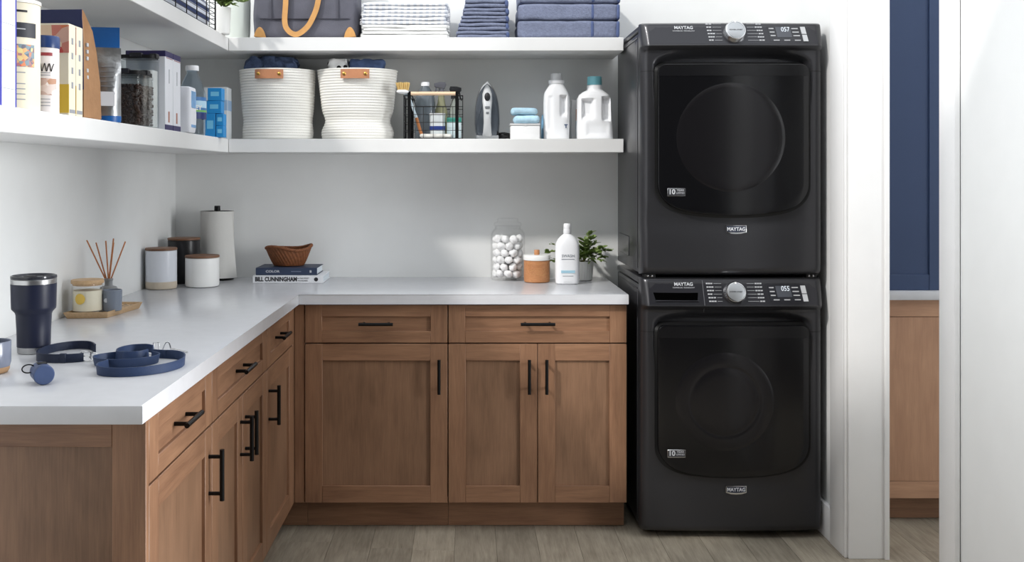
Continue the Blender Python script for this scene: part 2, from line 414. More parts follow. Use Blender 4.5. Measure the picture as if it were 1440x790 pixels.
# ---------------------------------------------------------------- washer and dryer
def sm(a, b, v):
    k = min(max((v-a)/(b-a), 0), 1); return k*k*(3-2*k)
def machine(name, label, cat, zb, h, hp, dt, dbm, washer):
    w = .684; hw = w/2; cx = 1.0; yf = -.700
    t = thing(name, label, cat, (cx, yf, zb))
    dh = .283; dtop = h-dt; dbot = dbm
    def fy(x, z):
        ax = abs(x)/hw; y = .012*ax*ax; zc = h-z
        d = hw-abs(x); r = .03
        if d < r: y += r-math.sqrt(max(r*r-(r-d)**2, 0))
        pf = 1-sm(.92, 1.0, ax)*.35
        if zc < hp: y += (-.024+.034*(hp-zc)/hp)*pf
        else: y += -.024*(1-sm(hp, hp+.022, zc))*pf
        if zc < .012: y += .012-math.sqrt(max(.012**2-(.012-zc)**2, 0))
        # finger recess above the door, arched
        arch = dtop+.012+.038*(1-abs(x/.30)**5) if abs(x) < .30 else -9
        if abs(x) < .30:
            y += .034*(1-sm(arch-.028, arch+.006, z))*sm(dtop-.20, dtop-.02, z)*(1-sm(.27, .30, abs(x)))
        # softly dished surround under the door
        y += .006*math.exp(-((z-(dbot-.02))/.045)**2)*(1-ax**6)
        if z < .03: y += .03-math.sqrt(max(.03**2-(.03-z)**2, 0))
        return y
    nx, nz = 96, 170
    g = G(); V = []
    zs = [h*k/nz for k in range(nz+1)]
    xs = [-hw+w*(.5-.5*math.cos(PI*k/nx))*.35+w*(k/nx)*.65 for k in range(nx+1)]
    for z in zs: V.append([g.bm.verts.new((x, fy(x, z), z)) for x in xs])
    for a, b in zip(V, V[1:]):
        for i in range(nx): g.bm.faces.new((a[i], a[i+1], b[i+1], b[i]))
    # turn the rim back so the front is a shell with depth
    rim = V[0]+[r[-1] for r in V[1:]]+V[-1][-2::-1]+[r[0] for r in V[-2:0:-1]]
    bk = [g.bm.verts.new((v.co.x, .075, v.co.z)) for v in rim]
    for i in range(len(rim)):
        j = (i+1) % len(rim); g.bm.faces.new((rim[i], bk[i], bk[j], rim[j]))
    obj('front_panel', g, M_graph, t, 30)
    # side/back shell
    g = G().box(-hw+.001, hw-.001, .078, .612, .004, h-.03, .004)
    for sx in (-1, 1):     # pressed ribs along the side
        g.box(sx*hw-.0015, sx*hw+.0015, .10, .58, h-.05, h-.044, .001, 1).box(sx*hw-.002, sx*hw+.002, .30, .56, .05, .13, .0015, 1).box(sx*hw-.0015, sx*hw+.0015, .095, .105, .02, h-.06, .001, 1)
    obj('cabinet_shell', g, M_graph, t)
    obj('top_panel', G().box(-hw-.001, hw+.001, .076, .615, h-.027, h-.002, .008, 3), M_graph, t)
    # seams at either side of the door
    zs_ = dtop-.026
    for sx in (-1, 1):
        g = G(); a, b = (.294, .341)
        P = [(sx*(a+(b-a)*k/10)) for k in range(11)]
        g.rings([[(x, fy(x, zs_)-.0006, zs_-.0016), (x, fy(x, zs_)-.0006, zs_+.0016), (x, fy(x, zs_)+.004, zs_+.0016), (x, fy(x, zs_)+.004, zs_-.0016)] for x in P])
        obj('seam', g, M_rub, t)
    # door outline
    def outline(off):
        o = []; H = dh+off; zt = dtop+off; r = .028+off
        for k in range(9): a = PI/2*k/8; o.append((-H+r-r*math.cos(a), zt-r+r*math.sin(a)))
        for k in range(1, 14): o.append((-H+r+(2*H-2*r)*k/14, zt))
        for k in range(9): a = PI/2*(1-k/8); o.append((H-r+r*math.cos(a), zt-r+r*math.sin(a)))
        zs0 = dbot-off+.118
        for k in range(1, 14): o.append((H, zt-r+(zs0-zt+r)*k/14))
        n = 60
        for k in range(n+1):
            u = math.cos(PI*k/n); au = abs(u)
            o.append((H*u, dbot-off+.030*au*au+.088*(1-(1-au**6)**.5)))
        for k in range(13, 0, -1): o.append((-H, zt-r+(zs0-zt+r)*k/14))
        return o
    cz = (dtop+dbot)/2+.01
    def shape(o, tt): return [(x*tt, cz+(z-cz)*tt) for x, z in o]
    def dy(x, z): return -.022+.012*(x/dh)**2
    ga = outline(.010); gb = outline(-.004)
    g = G().rings([[(x, fy(x, z)-.0025, z) for x, z in ga], [(x, dy(x, z)+.018, z) for x, z in gb], [(x, .05, z) for x, z in gb], [(x, .05, z) for x, z in ga]], loop=True)
    obj('door_gasket', g, M_rub, t)
    ou = outline(0); R = [[(x, .03, z) for x, z in ou]]
    for tt, dd in ((1, .008), (.9985, .003), (.994, .0008), (.985, 0)): R.append([(x, dy(x, z)+dd, z) for x, z in shape(ou, tt)])
    for k in range(1, 15): R.append([(x, dy(x, z), z) for x, z in shape(ou, .985*(1-k/14.5))])
    door = obj('door', G().rings(R, cap0=True, cap1=True), M_gblack, t, 30)
    # plain band along the door's top
    zt = dtop-.046; g = G(); r_ = []
    for k in range(25):
        x = -dh+.004+(2*dh-.008)*k/24; y = dy(x, 0)
        top = dtop-.004-(.02*max(0, (abs(x)-(dh-.026))/.026)**3)
        r_.append([(x, y-.0012, zt), (x, y+.004, zt), (x, y+.004, top), (x, y-.0012, top)])
    obj('door_band', g.rings(r_), mat('band_black', (16,16,18), .25), door)
    # round window
    wx, wz, wr = (-.012, cz-.002, .205) if not washer else (-.035, cz-.01, .185)
    if washer: prof = [(wr+.006, .0015), (wr, .0004), (wr-.006, -.0012), (wr-.014, -.0020), (wr-.040, -.0022), (.137, -.0020), (.131, -.0008), (.126, -.0006), (.120, -.0016), (.112, -.0024)]+[(.112*(1-k/8), -.0026-.001*(1-(1-k/8)**2)) for k in range(1, 9)]
    else: prof = [(wr+.006, .0015), (wr, .0004), (wr-.006, -.0012), (wr-.014, -.0022)]+[(wr*(1-k/12), -.0024-.0012*(1-(1-k/12)**2)) for k in range(1, 13)]
    g = G().lathe(prof, 64, cap0=False); g.disp(lambda c: (wx+c.x, dy(wx+c.x, 0)+c.z, wz+c.y))
    obj('window', g, M_gblack2, door, 25)
    # badges
    bx, bz = (951-1032.5)/F*3.79, (0, 0)
    bx = -.215; bz = cz-.207 if not washer else cz-.205
    b = obj('badge', G().box(bx-.034, bx+.034, dy(bx, 0)-.0022, dy(bx, 0)+.001, bz-.015, bz+.015, .001, 1), M_chrome, door)
    obj('badge_field', G().box(bx-.032, bx+.032, dy(bx, 0)-.0028, dy(bx, 0)-.002, bz-.011, bz+.013), mat('badge_dark', (48,48,52), .4), door)
    text('badge_text', '10', .026, (bx-.018, dy(bx, 0)-.0032, bz+.001), M_print, door, bold=.0006)
    text('badge_text', 'YEAR', .0115, (bx+.014, dy(bx, 0)-.0032, bz+.007), M_print, door)
    text('badge_text', 'LIMITED', .0085, (bx+.014, dy(bx, 0)-.0032, bz-.003), M_print, door)
    mz = dbot-.053; my = fy(.0, mz)
    P = [(-.039, .016), (.039, .016), (.039, -.011), (.02, -.0155), (0, -.017), (-.02, -.0155), (-.039, -.011)]
    b = obj('nameplate', G().prism([(.012+u, mz+v) for u, v in P], my-.004, my+.002, 'y', .0012), M_chrome, t)
    obj('nameplate_field', G().prism([(.012+u*.92, mz+.0015+v*.72) for u, v in P], my-.0046, my-.003, 'y'), mat('badge_navy', (44,50,66), .4), b)
    text('nameplate_text', 'MAYTAG', .0185, (.012, my-.005, mz+.0015), mat('badge_letter', (225,227,232), .4), b, bold=.0004, sx=.92)
    # control panel print, laid on the tilted face
    def tilt(z): return math.atan2(.034, hp)
    def onp(x, zc): return (x, fy(x, h-zc)-.0012, h-zc)
    prx = PI/2-tilt(0)*.9
    cp = obj('control_panel', G().rings([[(x, fy(x, h-.008)-.0006, h-.008), (x, fy(x, h-hp+.004)-.0006, h-hp+.004), (x, fy(x, h-hp+.004)+.004, h-hp+.004), (x, fy(x, h-.008)+.004, h-.008)]
            for x in [-.315+.63*k/24 for k in range(25)]]), M_graph2, t)
    lz = .021 if not washer else .022
    text('logo_text', 'MAYTAG', .0175, (lambda q: (q[0], q[1]-.0012, q[2]))(onp(-.185, lz)), M_print, cp, (prx, 0, 0), bold=.0004)
    text('logo_text', 'COMMERCIAL TECHNOLOGY', .0062, onp(-.185, lz+.0125), M_print, cp, (prx, 0, 0))
    # cycle knob
    kx, kz = .004, .040 if not washer else .053
    K = onp(kx, kz); Ma = Matrix.Translation(K) @ Matrix.Rotation(prx, 4, 'X')
    kn = obj('knob', G().lathe([(.043, -.004), (.043, .001), (.0405, .004), (.039, .018), (.036, .022), (.0335, .0225), (.033, .0205), (0, .0205)], 48).xf(Ma), M_chrome, t)
    obj('knob_face', G().lathe([(.0325, .0205), (.0325, .0222), (.031, .0228), (0, .0228)], 40).xf(Ma), mat('knob_grey', (168,171,174), .38, .8), kn)
    e = text('knob_text', 'POWER | START', .0068, tuple(Ma @ Vector((0, 0, .0234))), M_dark, kn, (prx, 0, 0))
    obj('knob_mark', G().box(-.003, .003, .030, .037, .020, .0236, .0005, 1).xf(Ma), M_white, kn)
    # cycle marks: small dashes of print with leader lines
    rn = random.Random(5 if washer else 9); g = G()
    n = 6
    for i in range(n):
        zc = kz-.034+i*.0128
        for sx in (-1, 1):
            L = rn.uniform(.018, .030); off = .105-.012*abs(i-2.5)/2.5*0+i*.0015*(-sx)*-1
            xa = kx+sx*off; xb = xa+sx*-L if sx < 0 else xa-L
            a, b = (xa, xa+L) if sx < 0 else (xa-L, xa)
            seg = max(2, int(L/.008))
            for q in range(seg):
                u0 = a+(b-a)*q/seg; u1 = u0+(b-a)/seg*.8; p = onp((u0+u1)/2, zc)
                g.box(u0, u1, p[1]-.0004, p[1]+.002, p[2]-.0022, p[2]+.0022)
            l0, l1 = (b+.003, kx-.048) if sx < 0 else (kx+.048, a-.003)
            if l1-l0 > .004:
                p = onp((l0+l1)/2, zc); g.box(l0, l1, p[1]-.0003, p[1]+.002, p[2]-.0005, p[2]+.0005)
    stuff(obj('cycle_print', g, M_print, cp))
    # display
    dz0 = .016 if not washer else .026; dz1 = dz0+(.060 if not washer else .058)
    x0, x1 = .128, .275
    g = G(); a0 = onp(.2, dz0); a1 = onp(.2, dz1); sk = .008
    def disp_quad(xa, xb, za, zb_, lift, th=.0015):
        gg = G(); q = []
        for (x, zc) in ((xa, za), (xb, za), (xb, zb_), (xa, zb_)):
            p = onp(x+sk*(zc-dz0)/(dz1-dz0), zc); q.append((p[0], p[1]-lift, p[2]))
        return gg.quadbox([q[3], q[2], (q[2][0], q[2][1]+th, q[2][2]), (q[3][0], q[3][1]+th, q[3][2]), q[0], q[1], (q[1][0], q[1][1]+th, q[1][2]), (q[0][0], q[0][1]+th, q[0][2])])
    sc = obj('display', disp_quad(x0, x1, dz0, dz1, .0005), mat('display_dark', (40,41,46), .2), cp)
    obj('display_window', disp_quad(x0+.030, x0+.086, dz0+.002, dz0+.042, .0011), mat('display_grey', (74,77,84), .25), sc)
    dg = text('digits', '057' if not washer else '055', .027, onp(x0+.068, dz0+.012), M_lcd, sc, (prx, 0, 0), sx=.8)
    dg.location.y -= .0016
    for k, (a, b) in enumerate(((.001, .029), (.032, .058))):
        bt = obj('button', disp_quad(x1-.022, x1-.004, dz0+a, dz0+b, .0035, .004), mat('button_grey', (188,190,193), .4), sc)
    g = G()
    for i in range(3):
        for xa in (x0+.006, x0+.092):
            p = onp(xa+.01, dz0+.008+i*.014); L = .018 if xa < .2 else .024
            g.box(xa+sk*i*.3, xa+L+sk*i*.3, p[1]-.0012, p[1]+.001, p[2]-.002, p[2]+.002)
    for xa in ((x0+.02), (x0+.06), (x0+.1)):
        p = onp(xa, dz1-.006); g.box(xa, xa+.022, p[1]-.0012, p[1]+.001, p[2]-.0018, p[2]+.0018)
    stuff(obj('display_print', g, M_print, sc))
    if washer:
        sxm = -.114
        g = G()
        P = [onp(sxm+.004*k/8, .008+(hp+.02)*k/8) for k in range(9)]
        g.rings([[(p[0]-.001, p[1]-.0006, p[2]), (p[0]+.001, p[1]-.0006, p[2]), (p[0]+.001, p[1]+.004, p[2]), (p[0]-.001, p[1]+.004, p[2])] for p in P])
        obj('dispenser_seam', g, mat('seam_light', (120,121,126), .3, .6), cp)
        a, b, c, d = -.300, -.132, .052, .082
        q = [onp(a+.008, d), onp(b-.004, d), onp(b, c), onp(a, c)]
        hd = obj('dispenser_slot', G().quadbox([(q[0][0], q[0][1]-.0006, q[0][2]), (q[1][0], q[1][1]-.0006, q[1][2]), (q[1][0], q[1][1]+.006, q[1][2]), (q[0][0], q[0][1]+.006, q[0][2]),
                (q[3][0], q[3][1]-.0006, q[3][2]), (q[2][0], q[2][1]-.0006, q[2][2]), (q[2][0], q[2][1]+.006, q[2][2]), (q[3][0], q[3][1]+.006, q[3][2])], .002, 1), mat('slot_shade', (3,3,3), 1, spec=0), cp)  # flush black sheet, shade of the slot recess put into its colour
        obj('slot_lip', G().quadbox([(q[0][0], q[0][1]-.004, q[0][2]-.004), (q[1][0]+.004, q[1][1]-.004, q[1][2]-.004), (q[1][0]+.004, q[1][1]+.001, q[1][2]-.004), (q[0][0], q[0][1]+.001, q[0][2]-.004),
                (q[0][0], q[0][1]-.004, q[0][2]+.002), (q[1][0]+.004, q[1][1]-.004, q[1][2]+.002), (q[1][0]+.004, q[1][1]+.001, q[1][2]+.002), (q[0][0], q[0][1]+.001, q[0][2]+.002)], .001, 1), M_graph2, hd)
        for xx in (-.29, .29):
            obj('foot', G().lathe([(.018, -.022), (.02, -.02), (.02, -.012), (.008, -.01), (.008, .006)], 16, (xx, .11, 0)), M_rub, t)
            obj('foot', G().lathe([(.018, -.022), (.02, -.02), (.02, -.012), (.008, -.01), (.008, .006)], 16, (xx, .55, 0)), M_rub, t)
    else:
        for xx in (-.305, .305):
            b = obj('stacking_bracket', G().box(xx-.02, xx+.02, .03, .09, -.0105, .003, .001, 1), M_rub, t)
            for q in (-.01, .006): obj('screw', G().lathe([(.0035, 0), (.0035, .003), (0, .004)], 10).rot('X', 90).xf(Matrix.Translation((xx+q, .031, -.004))), M_chrome, b)
    return t
machine('washer', 'dark graphite front loading washer standing on the floor', 'washer', .023, .957, .10, .175, .2165, True)
machine('dryer', 'dark graphite dryer stacked on top of the washer', 'dryer', .991, .951, .088, .157, .2255, False)

# ---------------------------------------------------------------- things on the counter
def plate(x0, x1, y0, y1, z0, z1): return G().box(x0, x1, y0, y1, z0, z1)
def arc_label(name, r, z0, z1, a0, a1, m, parent, t=.0008, n=20, c=(0,0,0)):
    """thin printed label wrapped around an upright cylinder; angles in degrees, -90 faces the camera"""
    A0, A1 = math.radians(a0), math.radians(a1); R = []
    for i in range(n+1):
        a = A0+(A1-A0)*i/n; ca, sa = math.cos(a), math.sin(a)
        R.append([(c[0]+(r+t)*ca, c[1]+(r+t)*sa, z0), (c[0]+(r+t)*ca, c[1]+(r+t)*sa, z1), (c[0]+(r-t)*ca, c[1]+(r-t)*sa, z1), (c[0]+(r-t)*ca, c[1]+(r-t)*sa, z0)])
    return obj(name, G().rings(R), m, parent)

# glass jar of cotton balls
jx, jy = .179, -.108
t = thing('glass_jar', 'clear glass lidded jar filled with white cotton balls', 'jar', (jx, jy, ZC))
out = [(.070, 0), (.0735, .004), (.0745, .012), (.0745, .190), (.072, .204), (.064, .216), (.056, .222), (.055, .232)]
inn = [(.0525, .232), (.0535, .220), (.061, .213), (.0685, .203), (.0715, .189), (.0715, .012), (.066, .007), (0, .006)]
obj('jar_body', G().lathe(out+inn, 48, cap0=True), M_glass, t)
obj('lid', G().lathe([(.0, .2335), (.057, .2335), (.060, .237), (.060, .243), (.055, .248), (.048, .250), (.044, .256), (.046, .262), (.042, .266), (0, .267)], 48), M_glass, t)
cb = G().ball((0,0,0), .0185, 14, 10)
cb.disp(lambda c: c*(1+.30*noise.noise(c*70)+.12*noise.noise(c*170))); cbm = None
M_cot = mat('cotton', (246,246,246), .95, bump=.6, bs=160, sheen=.4)
rc = random.Random(11)
for layer in range(6):
    spots = [(.0490, 2*PI*k/8+layer*.42) for k in range(8)]+[(.0195, 2*PI*k/2+layer*.9) for k in range(2)]
    if layer == 5: spots = spots[:6]
    for r, a in spots:
        if cbm is None: o = obj('cotton_ball', cb, M_cot, None, 0); cbm = o.data; cbm.polygons.foreach_set('use_smooth', [True]*len(cbm.polygons))
        else: o = bpy.data.objects.new('cotton_ball', cbm); COL.objects.link(o)
        o.location = (jx+r*math.cos(a), jy+r*math.sin(a), ZC+.0290+layer*.0295+rc.uniform(-.002, .002))
        o.rotation_euler = (rc.uniform(0, 6), rc.uniform(0, 6), rc.uniform(0, 6))
        k = rc.uniform(.90, .99); o.scale = (k, k, k*rc.uniform(.88, 1))
        tag(o, 'white fluffy cotton ball inside the clear glass jar', 'cotton ball', 'cotton balls in the jar')

# wooden canister, white lid
t = thing('wooden_canister', 'small round wooden canister with white lid and wooden knob', 'canister', (.299, -.197, ZC))
M_honey = wood('honey_wood', (168,108,66), (206,148,100), 0, .45, 2.5)
obj('body', G().lathe([(.050, 0), (.0545, .003), (.0555, .012), (.0555, .091), (.053, .093), (0, .093)], 40), M_honey, t)
obj('lid', G().lathe([(0, .0935), (.0570, .0935), (.0575, .096), (.0575, .112), (.055, .115), (0, .1155)], 40), M_ceram, t)
obj('knob', G().lathe([(.0115, .1155), (.0115, .134), (.010, .136), (0, .136)], 20), M_honey, t)
g = G(); rs = random.Random(2)
for row, zz in ((0, .052), (1, .034)):
    for k in range(7):
        a = math.radians(-128+k*11+rs.uniform(-2, 2)); p = [(.0557*math.cos(a+d*.05), .0557*math.sin(a+d*.05), zz+rs.uniform(-.006, .006)) for d in range(4)]
        g.tube(spline(p, 3), .0007, 5)
stuff(obj('carved_script', g, mat('carved_line', (196,150,96), .6), t))

# white lotion bottle with print
t = thing('white_bottle', 'tall white bottle with flip cap and pale blue label stripe', 'bottle', (.421, -.268, ZC))
obj('body', G().loft([(0, 0, 0, .044, .028, 3), (.004, 0, 0, .0485, .032, 3), (.02, 0, 0, .050, .0335, 3), (.150, 0, 0, .050, .0335, 3), (.168, 0, 0, .0475, .032, 2.8), (.184, 0, 0, .040, .028, 2.5), (.196, 0, 0, .030, .023, 2.2), (.204, 0, 0, .020, .018, 2), (.208, 0, 0, .015, .015, 2)], 40), M_jug, t)
obj('cap', G().lathe([(.0155, .208), (.0165, .210), (.0165, .226), (.0150, .2265), (.0150, .228), (.0155, .229), (.0155, .247), (.013, .251), (0, .252)], 28), M_jug, t)
text('print', 'SWASH', .016, (0, -.0342, .118), mat('grey_print', (120,128,136), .6), t)
obj('print_line', G().box(-.027, .027, -.0342, -.033, .1035, .1055), mat('grey_print', (120,128,136), .6), t)
obj('label_stripe', G().box(-.0285, .0285, -.0343, -.033, .047, .058), mat('pale_blue', (165,205,222), .5), t)
obj('print_line', G().box(-.022, .022, -.0341, -.033, .034, .0355), mat('grey_print', (120,128,136), .6), t)

# little plant in a fluted pot
px_, py_ = .503, -.125
t = thing('potted_plant', 'small leafy green plant in white fluted pot behind the bottle', 'plant', (px_, py_, ZC))
obj('pot', G().lathe([(.036, 0), (.040, .003), (.046, .078), (.046, .082), (.042, .082), (.040, .070), (0, .068)], 96, wob=lambda a, z: 1+.018*math.cos(24*a) if z < .081 else 1), M_ceram, t)
obj('soil', G().lathe([(0, .066), (.0395, .066), (.0395, .0705), (0, .072)], 24), mat('soil', (60,48,38), .9, bump=.5), t)
def leaf_mesh(L, w):
    g = G(); n = 5; rows = []
    for k in range(n+1):
        u = k/n; ww = w*math.sin(PI*(u*.92+.04))**.8; zz = -.18*L*u*u
        rows.append([(-ww, L*u, zz+.12*ww), (0, L*u, zz-.001), (ww, L*u, zz+.12*ww)])
    V = [[g.bm.verts.new(p) for p in r] for r in rows]
    for a, b in zip(V, V[1:]):
        for i in range(2): g.bm.faces.new((a[i], a[i+1], b[i+1], b[i]))
    bmesh.ops.solidify(g.bm, geom=g.bm.faces[:], thickness=.0006)
    return g
def grow(t, base, stems, rl, lm=None, L=.030, w=.0105):
    for (dx, dy, dz, bend) in stems:
        b = Vector(base); e = b+Vector((dx, dy, dz)); m = (b+e)/2+Vector((-dx*.15, -dy*.15, dz*.12+bend))
        pts = spline([b, m, e], 8)
        s = obj('stem', G().tube(pts, .0012, 5), mat('stem_green', (110,112,60), .6), t)
        n = len(pts)
        for i in range(4, n, 1):
            for side in (-1, 1):
                if rl.random() < .15: continue
                d = (pts[min(i+1, n-1)]-pts[i-1]).normalized()
                sd = d.cross(Vector((0, 0, 1))); sd = sd.normalized() if sd.length > .01 else Vector((1, 0, 0))
                dirv = (d*.55+sd*side*rl.uniform(.5, 1)+Vector((rl.uniform(-.3, .3), rl.uniform(-.3, .3), rl.uniform(-.1, .6)))).normalized()
                if grow.m is None: o = obj('leaf', leaf_mesh(L, w), M_leaf, t, 60); grow.m = o.data
                else: o = bpy.data.objects.new('leaf', grow.m); COL.objects.link(o); o.parent = t
                o.location = pts[i]; o.rotation_euler = dirv.to_track_quat('Y', 'Z').to_euler()
                o.rotation_euler.rotate_axis('Y', rl.uniform(-.7, .7)); k = rl.uniform(.65, 1.1); o.scale = (k, k, k)
grow.m = None
rl = random.Random(4)
grow(t, (0, 0, .070), [(-.150, -.03, .055, .01), (-.135, -.01, .085, .01), (-.13, -.04, .02, .02), (-.08, -.05, .095, 0), (-.05, .01, .11, 0), (.0, -.03, .10, 0), (.04, -.02, .115, 0), (.035, .03, .13, 0), (.085, -.02, .07, .012), (.115, .02, .055, .018), (.075, -.045, .02, .03), (.05, -.055, .055, .01), (.03, -.06, .02, .03), (.06, .03, .09, .005), (.09, .0, .03, .03)], rl)

# stack of two books and the woven bowl
M_page = mat('paper_edge', (214,222,228), .8, var=.1, vs=3, stretch=(1,1,260))
def book(label, x0, x1, y0, y1, z, th, mc, title, tm, tsz, tx, bold, rot=0, extra=None, sx=1):
    cx, cy = (x0+x1)/2, (y0+y1)/2; hw, hd = (x1-x0)/2, (y1-y0)/2
    t = thing('book', label, 'book', (cx, cy, z), rot, 'books under the woven bowl')
    obj('cover', G().box(-hw, hw, -hd, hd, 0, .0025, .0006, 1).box(-hw, hw, -hd, hd, th-.0025, th, .0006, 1).box(-hw, hw, -hd, -hd+.003, .0026, th-.0026, 0), mc, t)
    obj('pages', G().box(-hw+.003, hw-.004, -hd+.0032, hd-.004, .0027, th-.0027), M_page, t)
    text('spine_title', title, tsz, (tx, -hd-.0005, th/2), tm, t, bold=bold, sx=sx)
    if extra: extra(t, hw, hd, th)
    return t
def ex1(t, hw, hd, th):
    text('spine_print', 'ON THE STREET', .0075, (.062, -hd-.0005, th/2+.004), M_dark, t); text('spine_print', 'FIVE DECADES', .0065, (.062, -hd-.0005, th/2-.006), M_dark, t)
    obj('spine_emblem', G().lathe([(0, 0), (.0085, 0), (.0085, .0008), (0, .0008)], 20).rot('X', 90).xf(Matrix.Translation((.118, -hd-.0001, th/2))), M_dark, t)
book('thick white book with black spine lettering at the bottom of the stack', -.897, -.602, -.248, -.028, ZC, .031, [mat('book_white', (232,233,236), .5)], 'BILL CUNNINGHAM', M_dark, .0245, -.050, .0011, 0, ex1, .80)
def ex2(t, hw, hd, th):
    obj('spine_mark', G().box(.098, .106, -hd-.0008, -hd+.001, th/2-.005, th/2+.005), M_print, t)
    obj('spine_mark', G().box(.020, .062, -hd-.0006, -hd+.001, th/2-.0018, th/2+.0018), mat('dull_print', (110,120,138), .6), t)
book('dark navy book lying on top of the white book', -.888, -.630, -.232, -.045, ZC+.0315, .031, [mat('book_navy', (46,58,82), .5)], 'COLOR', M_print, .013, -.058, .0004, 0, ex2, 1.3)
bz = ZC+.063
t = thing('woven_bowl', 'small brown wicker bowl with wavy rim resting on the books', 'basket', (X(406.5, 4.37), -.138, bz))
M_wick = mat('wicker', (126,76,44), .55, var=.25, vs=70, bump=.25, bs=300)
g = G(); R = []; nA = 132
def wav(a): return .010*math.sin(2*a+.6)*(.6+.4*math.sin(a))+.006*math.cos(3*a)
for k in range(27):
    u = k/26; r = .062+.036*u**.8; row = []
    for i in range(nA):
        a = 2*PI*i/nA; rr_ = r*(1+.022*math.sin(34*a+u*16))+.0006*math.sin(u*60)
        row.append((1.0*rr_*math.cos(a), .78*rr_*math.sin(a), .002+u*(.074+wav(a))))
    R.append(row)
for k in range(26, -1, -2):
    u = k/26; r = .056+.036*u**.8
    R.append([(r*math.cos(2*PI*i/nA), .78*r*math.sin(2*PI*i/nA), .006+u*(.070+wav(2*PI*i/nA))) for i in range(nA)])
obj('woven_side', g.rings(R), M_wick, t, 60)
g = G()
for ph in (0, PI/3*2, PI/3*4):
    pts = []
    for i in range(150):
        a = 2*PI*i/150; tw = 22*a+ph
        pts.append(((.0965+.004*math.cos(tw))*math.cos(a), .78*(.0965+.004*math.cos(tw))*math.sin(a), .078+wav(a)+.004*math.sin(tw)))
    g.tube(pts, .0036, 6, True)
obj('braided_rim', g, M_wick, t, 60)

# paper towel stand
t = thing('paper_towel_stand', 'white paper towel roll on stand with black knob', 'paper towel', (X(306, 4.42), -.090, ZC))
M_pap = mat('paper_towel', (250,249,246), .9, bump=.15, bs=220)
obj('base', G().lathe([(.070, 0), (.072, .003), (.070, .008), (0, .009)], 40), M_black, t)
obj('pole', G().lathe([(.006, .008), (.006, .297), (.0128, .2975), (.0128, .318), (.011, .320), (0, .320)], 20), M_black, t)
pts = []
R = []
def spir(a, z):   # last sheet hangs loose and flares to the lower right
    u = a/(2*PI); fl = max(0, (u-.62)/.38)
    r = .0715+.0005*math.sin(3*a+z*9)+fl**1.4*.030*(1-z/.296)+.001*fl
    th = math.radians(-20)+a
    return (r*math.cos(th), r*math.sin(th))
for k in range(11):
    z = .011+.285*k/10; row = []
    for i in range(65):
        x, y = spir(2*PI*i/64*.995, z); row.append((x, min(y, .078), z))
    R.append(row)
g = G().lathe([(.021, .010), (.0705, .010), (.0705, .2965), (.021, .2965)], 48, cap0=False, cap1=False)
g.lathe([(.0705, .2965), (.021, .2965), (.021, .010)], 48, cap0=False, cap1=False)
obj('roll', g, M_pap, t)
g = G().rings(R, closed=False); bmesh.ops.solidify(g.bm, geom=g.bm.faces[:], thickness=.0008)
obj('loose_sheet', g, M_pap, t, 60)

# storage canisters with wooden lids
def canister(label, x, y, r, h, m, band=None, knob=False):
    t = thing('canister', label, 'canister', (x, y, ZC), 0, 'lidded kitchen canisters')
    obj('body', G().lathe([(r*.90, 0), (r*.97, .003), (r, .012), (r, h-.011), (r-.003, h-.009), (r-.004, h-.02), (0, h-.02)], 48), m, t)
    if band: obj('base_band', G().lathe([(r*.905, -.0002), (r*.975, .0028), (r*1.004, .012), (r*1.004, band), (r*.99, band+.0005)], 48, cap1=False), mat('raw_clay', (196,184,166), .8, bump=.2), t)
    obj('lid', G().lathe([(r-.006, h-.016), (r-.006, h-.0085), (r+.001, h-.0082), (r+.0012, h-.002), (r-.001, h), (0, h)], 48), M_lidwood, t)
    return t
canister('pale grey canister with raw clay base and wooden lid', -1.222, Y(4.06), .061, .163, mat('grey_glaze', (214,217,224), .22), .030)
canister('tall black canister with wooden lid behind the two white ones', -1.190, Y(4.272), .066, .190, mat('black_glaze', (34,34,36), .3))
canister('short wide white canister with dark wooden lid', -1.078, Y(4.138), .068, .127, mat('white_glaze', (236,236,234), .25))

# tray with candles and reed diffuser
t = thing('wooden_tray', 'pale wooden tray holding candles against the left wall', 'tray', (0, 0, 0))
M_tray = wood('pale_wood', (184,150,110), (214,182,142), 1, .5, 2.5)
tp = [(-1.272, Y(3.195)), (-1.138, Y(3.215)), (-1.108, Y(3.47)), (-1.245, Y(3.48))]
cxm = sum(p[0] for p in tp)/4; cym = sum(p[1] for p in tp)/4
def ins(k): return [(cxm+(x-cxm)*k, cym+(y-cym)*k) for x, y in tp]
R = [[(x, y, ZC) for x, y in ins(.90)], [(x, y, ZC+.020) for x, y in ins(1.0)], [(x, y, ZC+.020) for x, y in ins(.96)], [(x, y, ZC+.0135) for x, y in ins(.93)]]
obj('tray_body', G().rings(R), M_tray, t, 20)
g = G()
for i in range(5):
    for j in range(9):
        u, v = (i+.5)/5, (j+.5)/9; P = [Vector((x, y)) for x, y in ins(.84)]
        q = (P[0]*(1-u)+P[1]*u)*(1-v)+(P[3]*(1-u)+P[2]*u)*v
        g.lathe([(.007, 0), (.007, .0006), (0, .0006)], 4, (q.x, q.y, ZC+.0134))
stuff(obj('painted_pattern', g, mat('navy_pattern', (48,54,72), .6), t))
ZT = ZC+.0146
M_frost = mat('frosted_glass', (214,218,214), .25, trans=.45, ior=1.3)
t = thing('jar_candle', 'cream jar candle with wooden lid and yellow round sticker', 'candle', (-1.219, Y(3.262), ZT))
obj('glass', G().lathe([(.045, 0), (.0485, .003), (.0485, .092), (.046, .092), (.046, .005), (0, .004)], 40), M_glass, t)
obj('wax', G().lathe([(0, .006), (.0445, .006), (.0445, .070), (0, .069)], 40), mat('cream_wax', (232,226,204), .5), t)
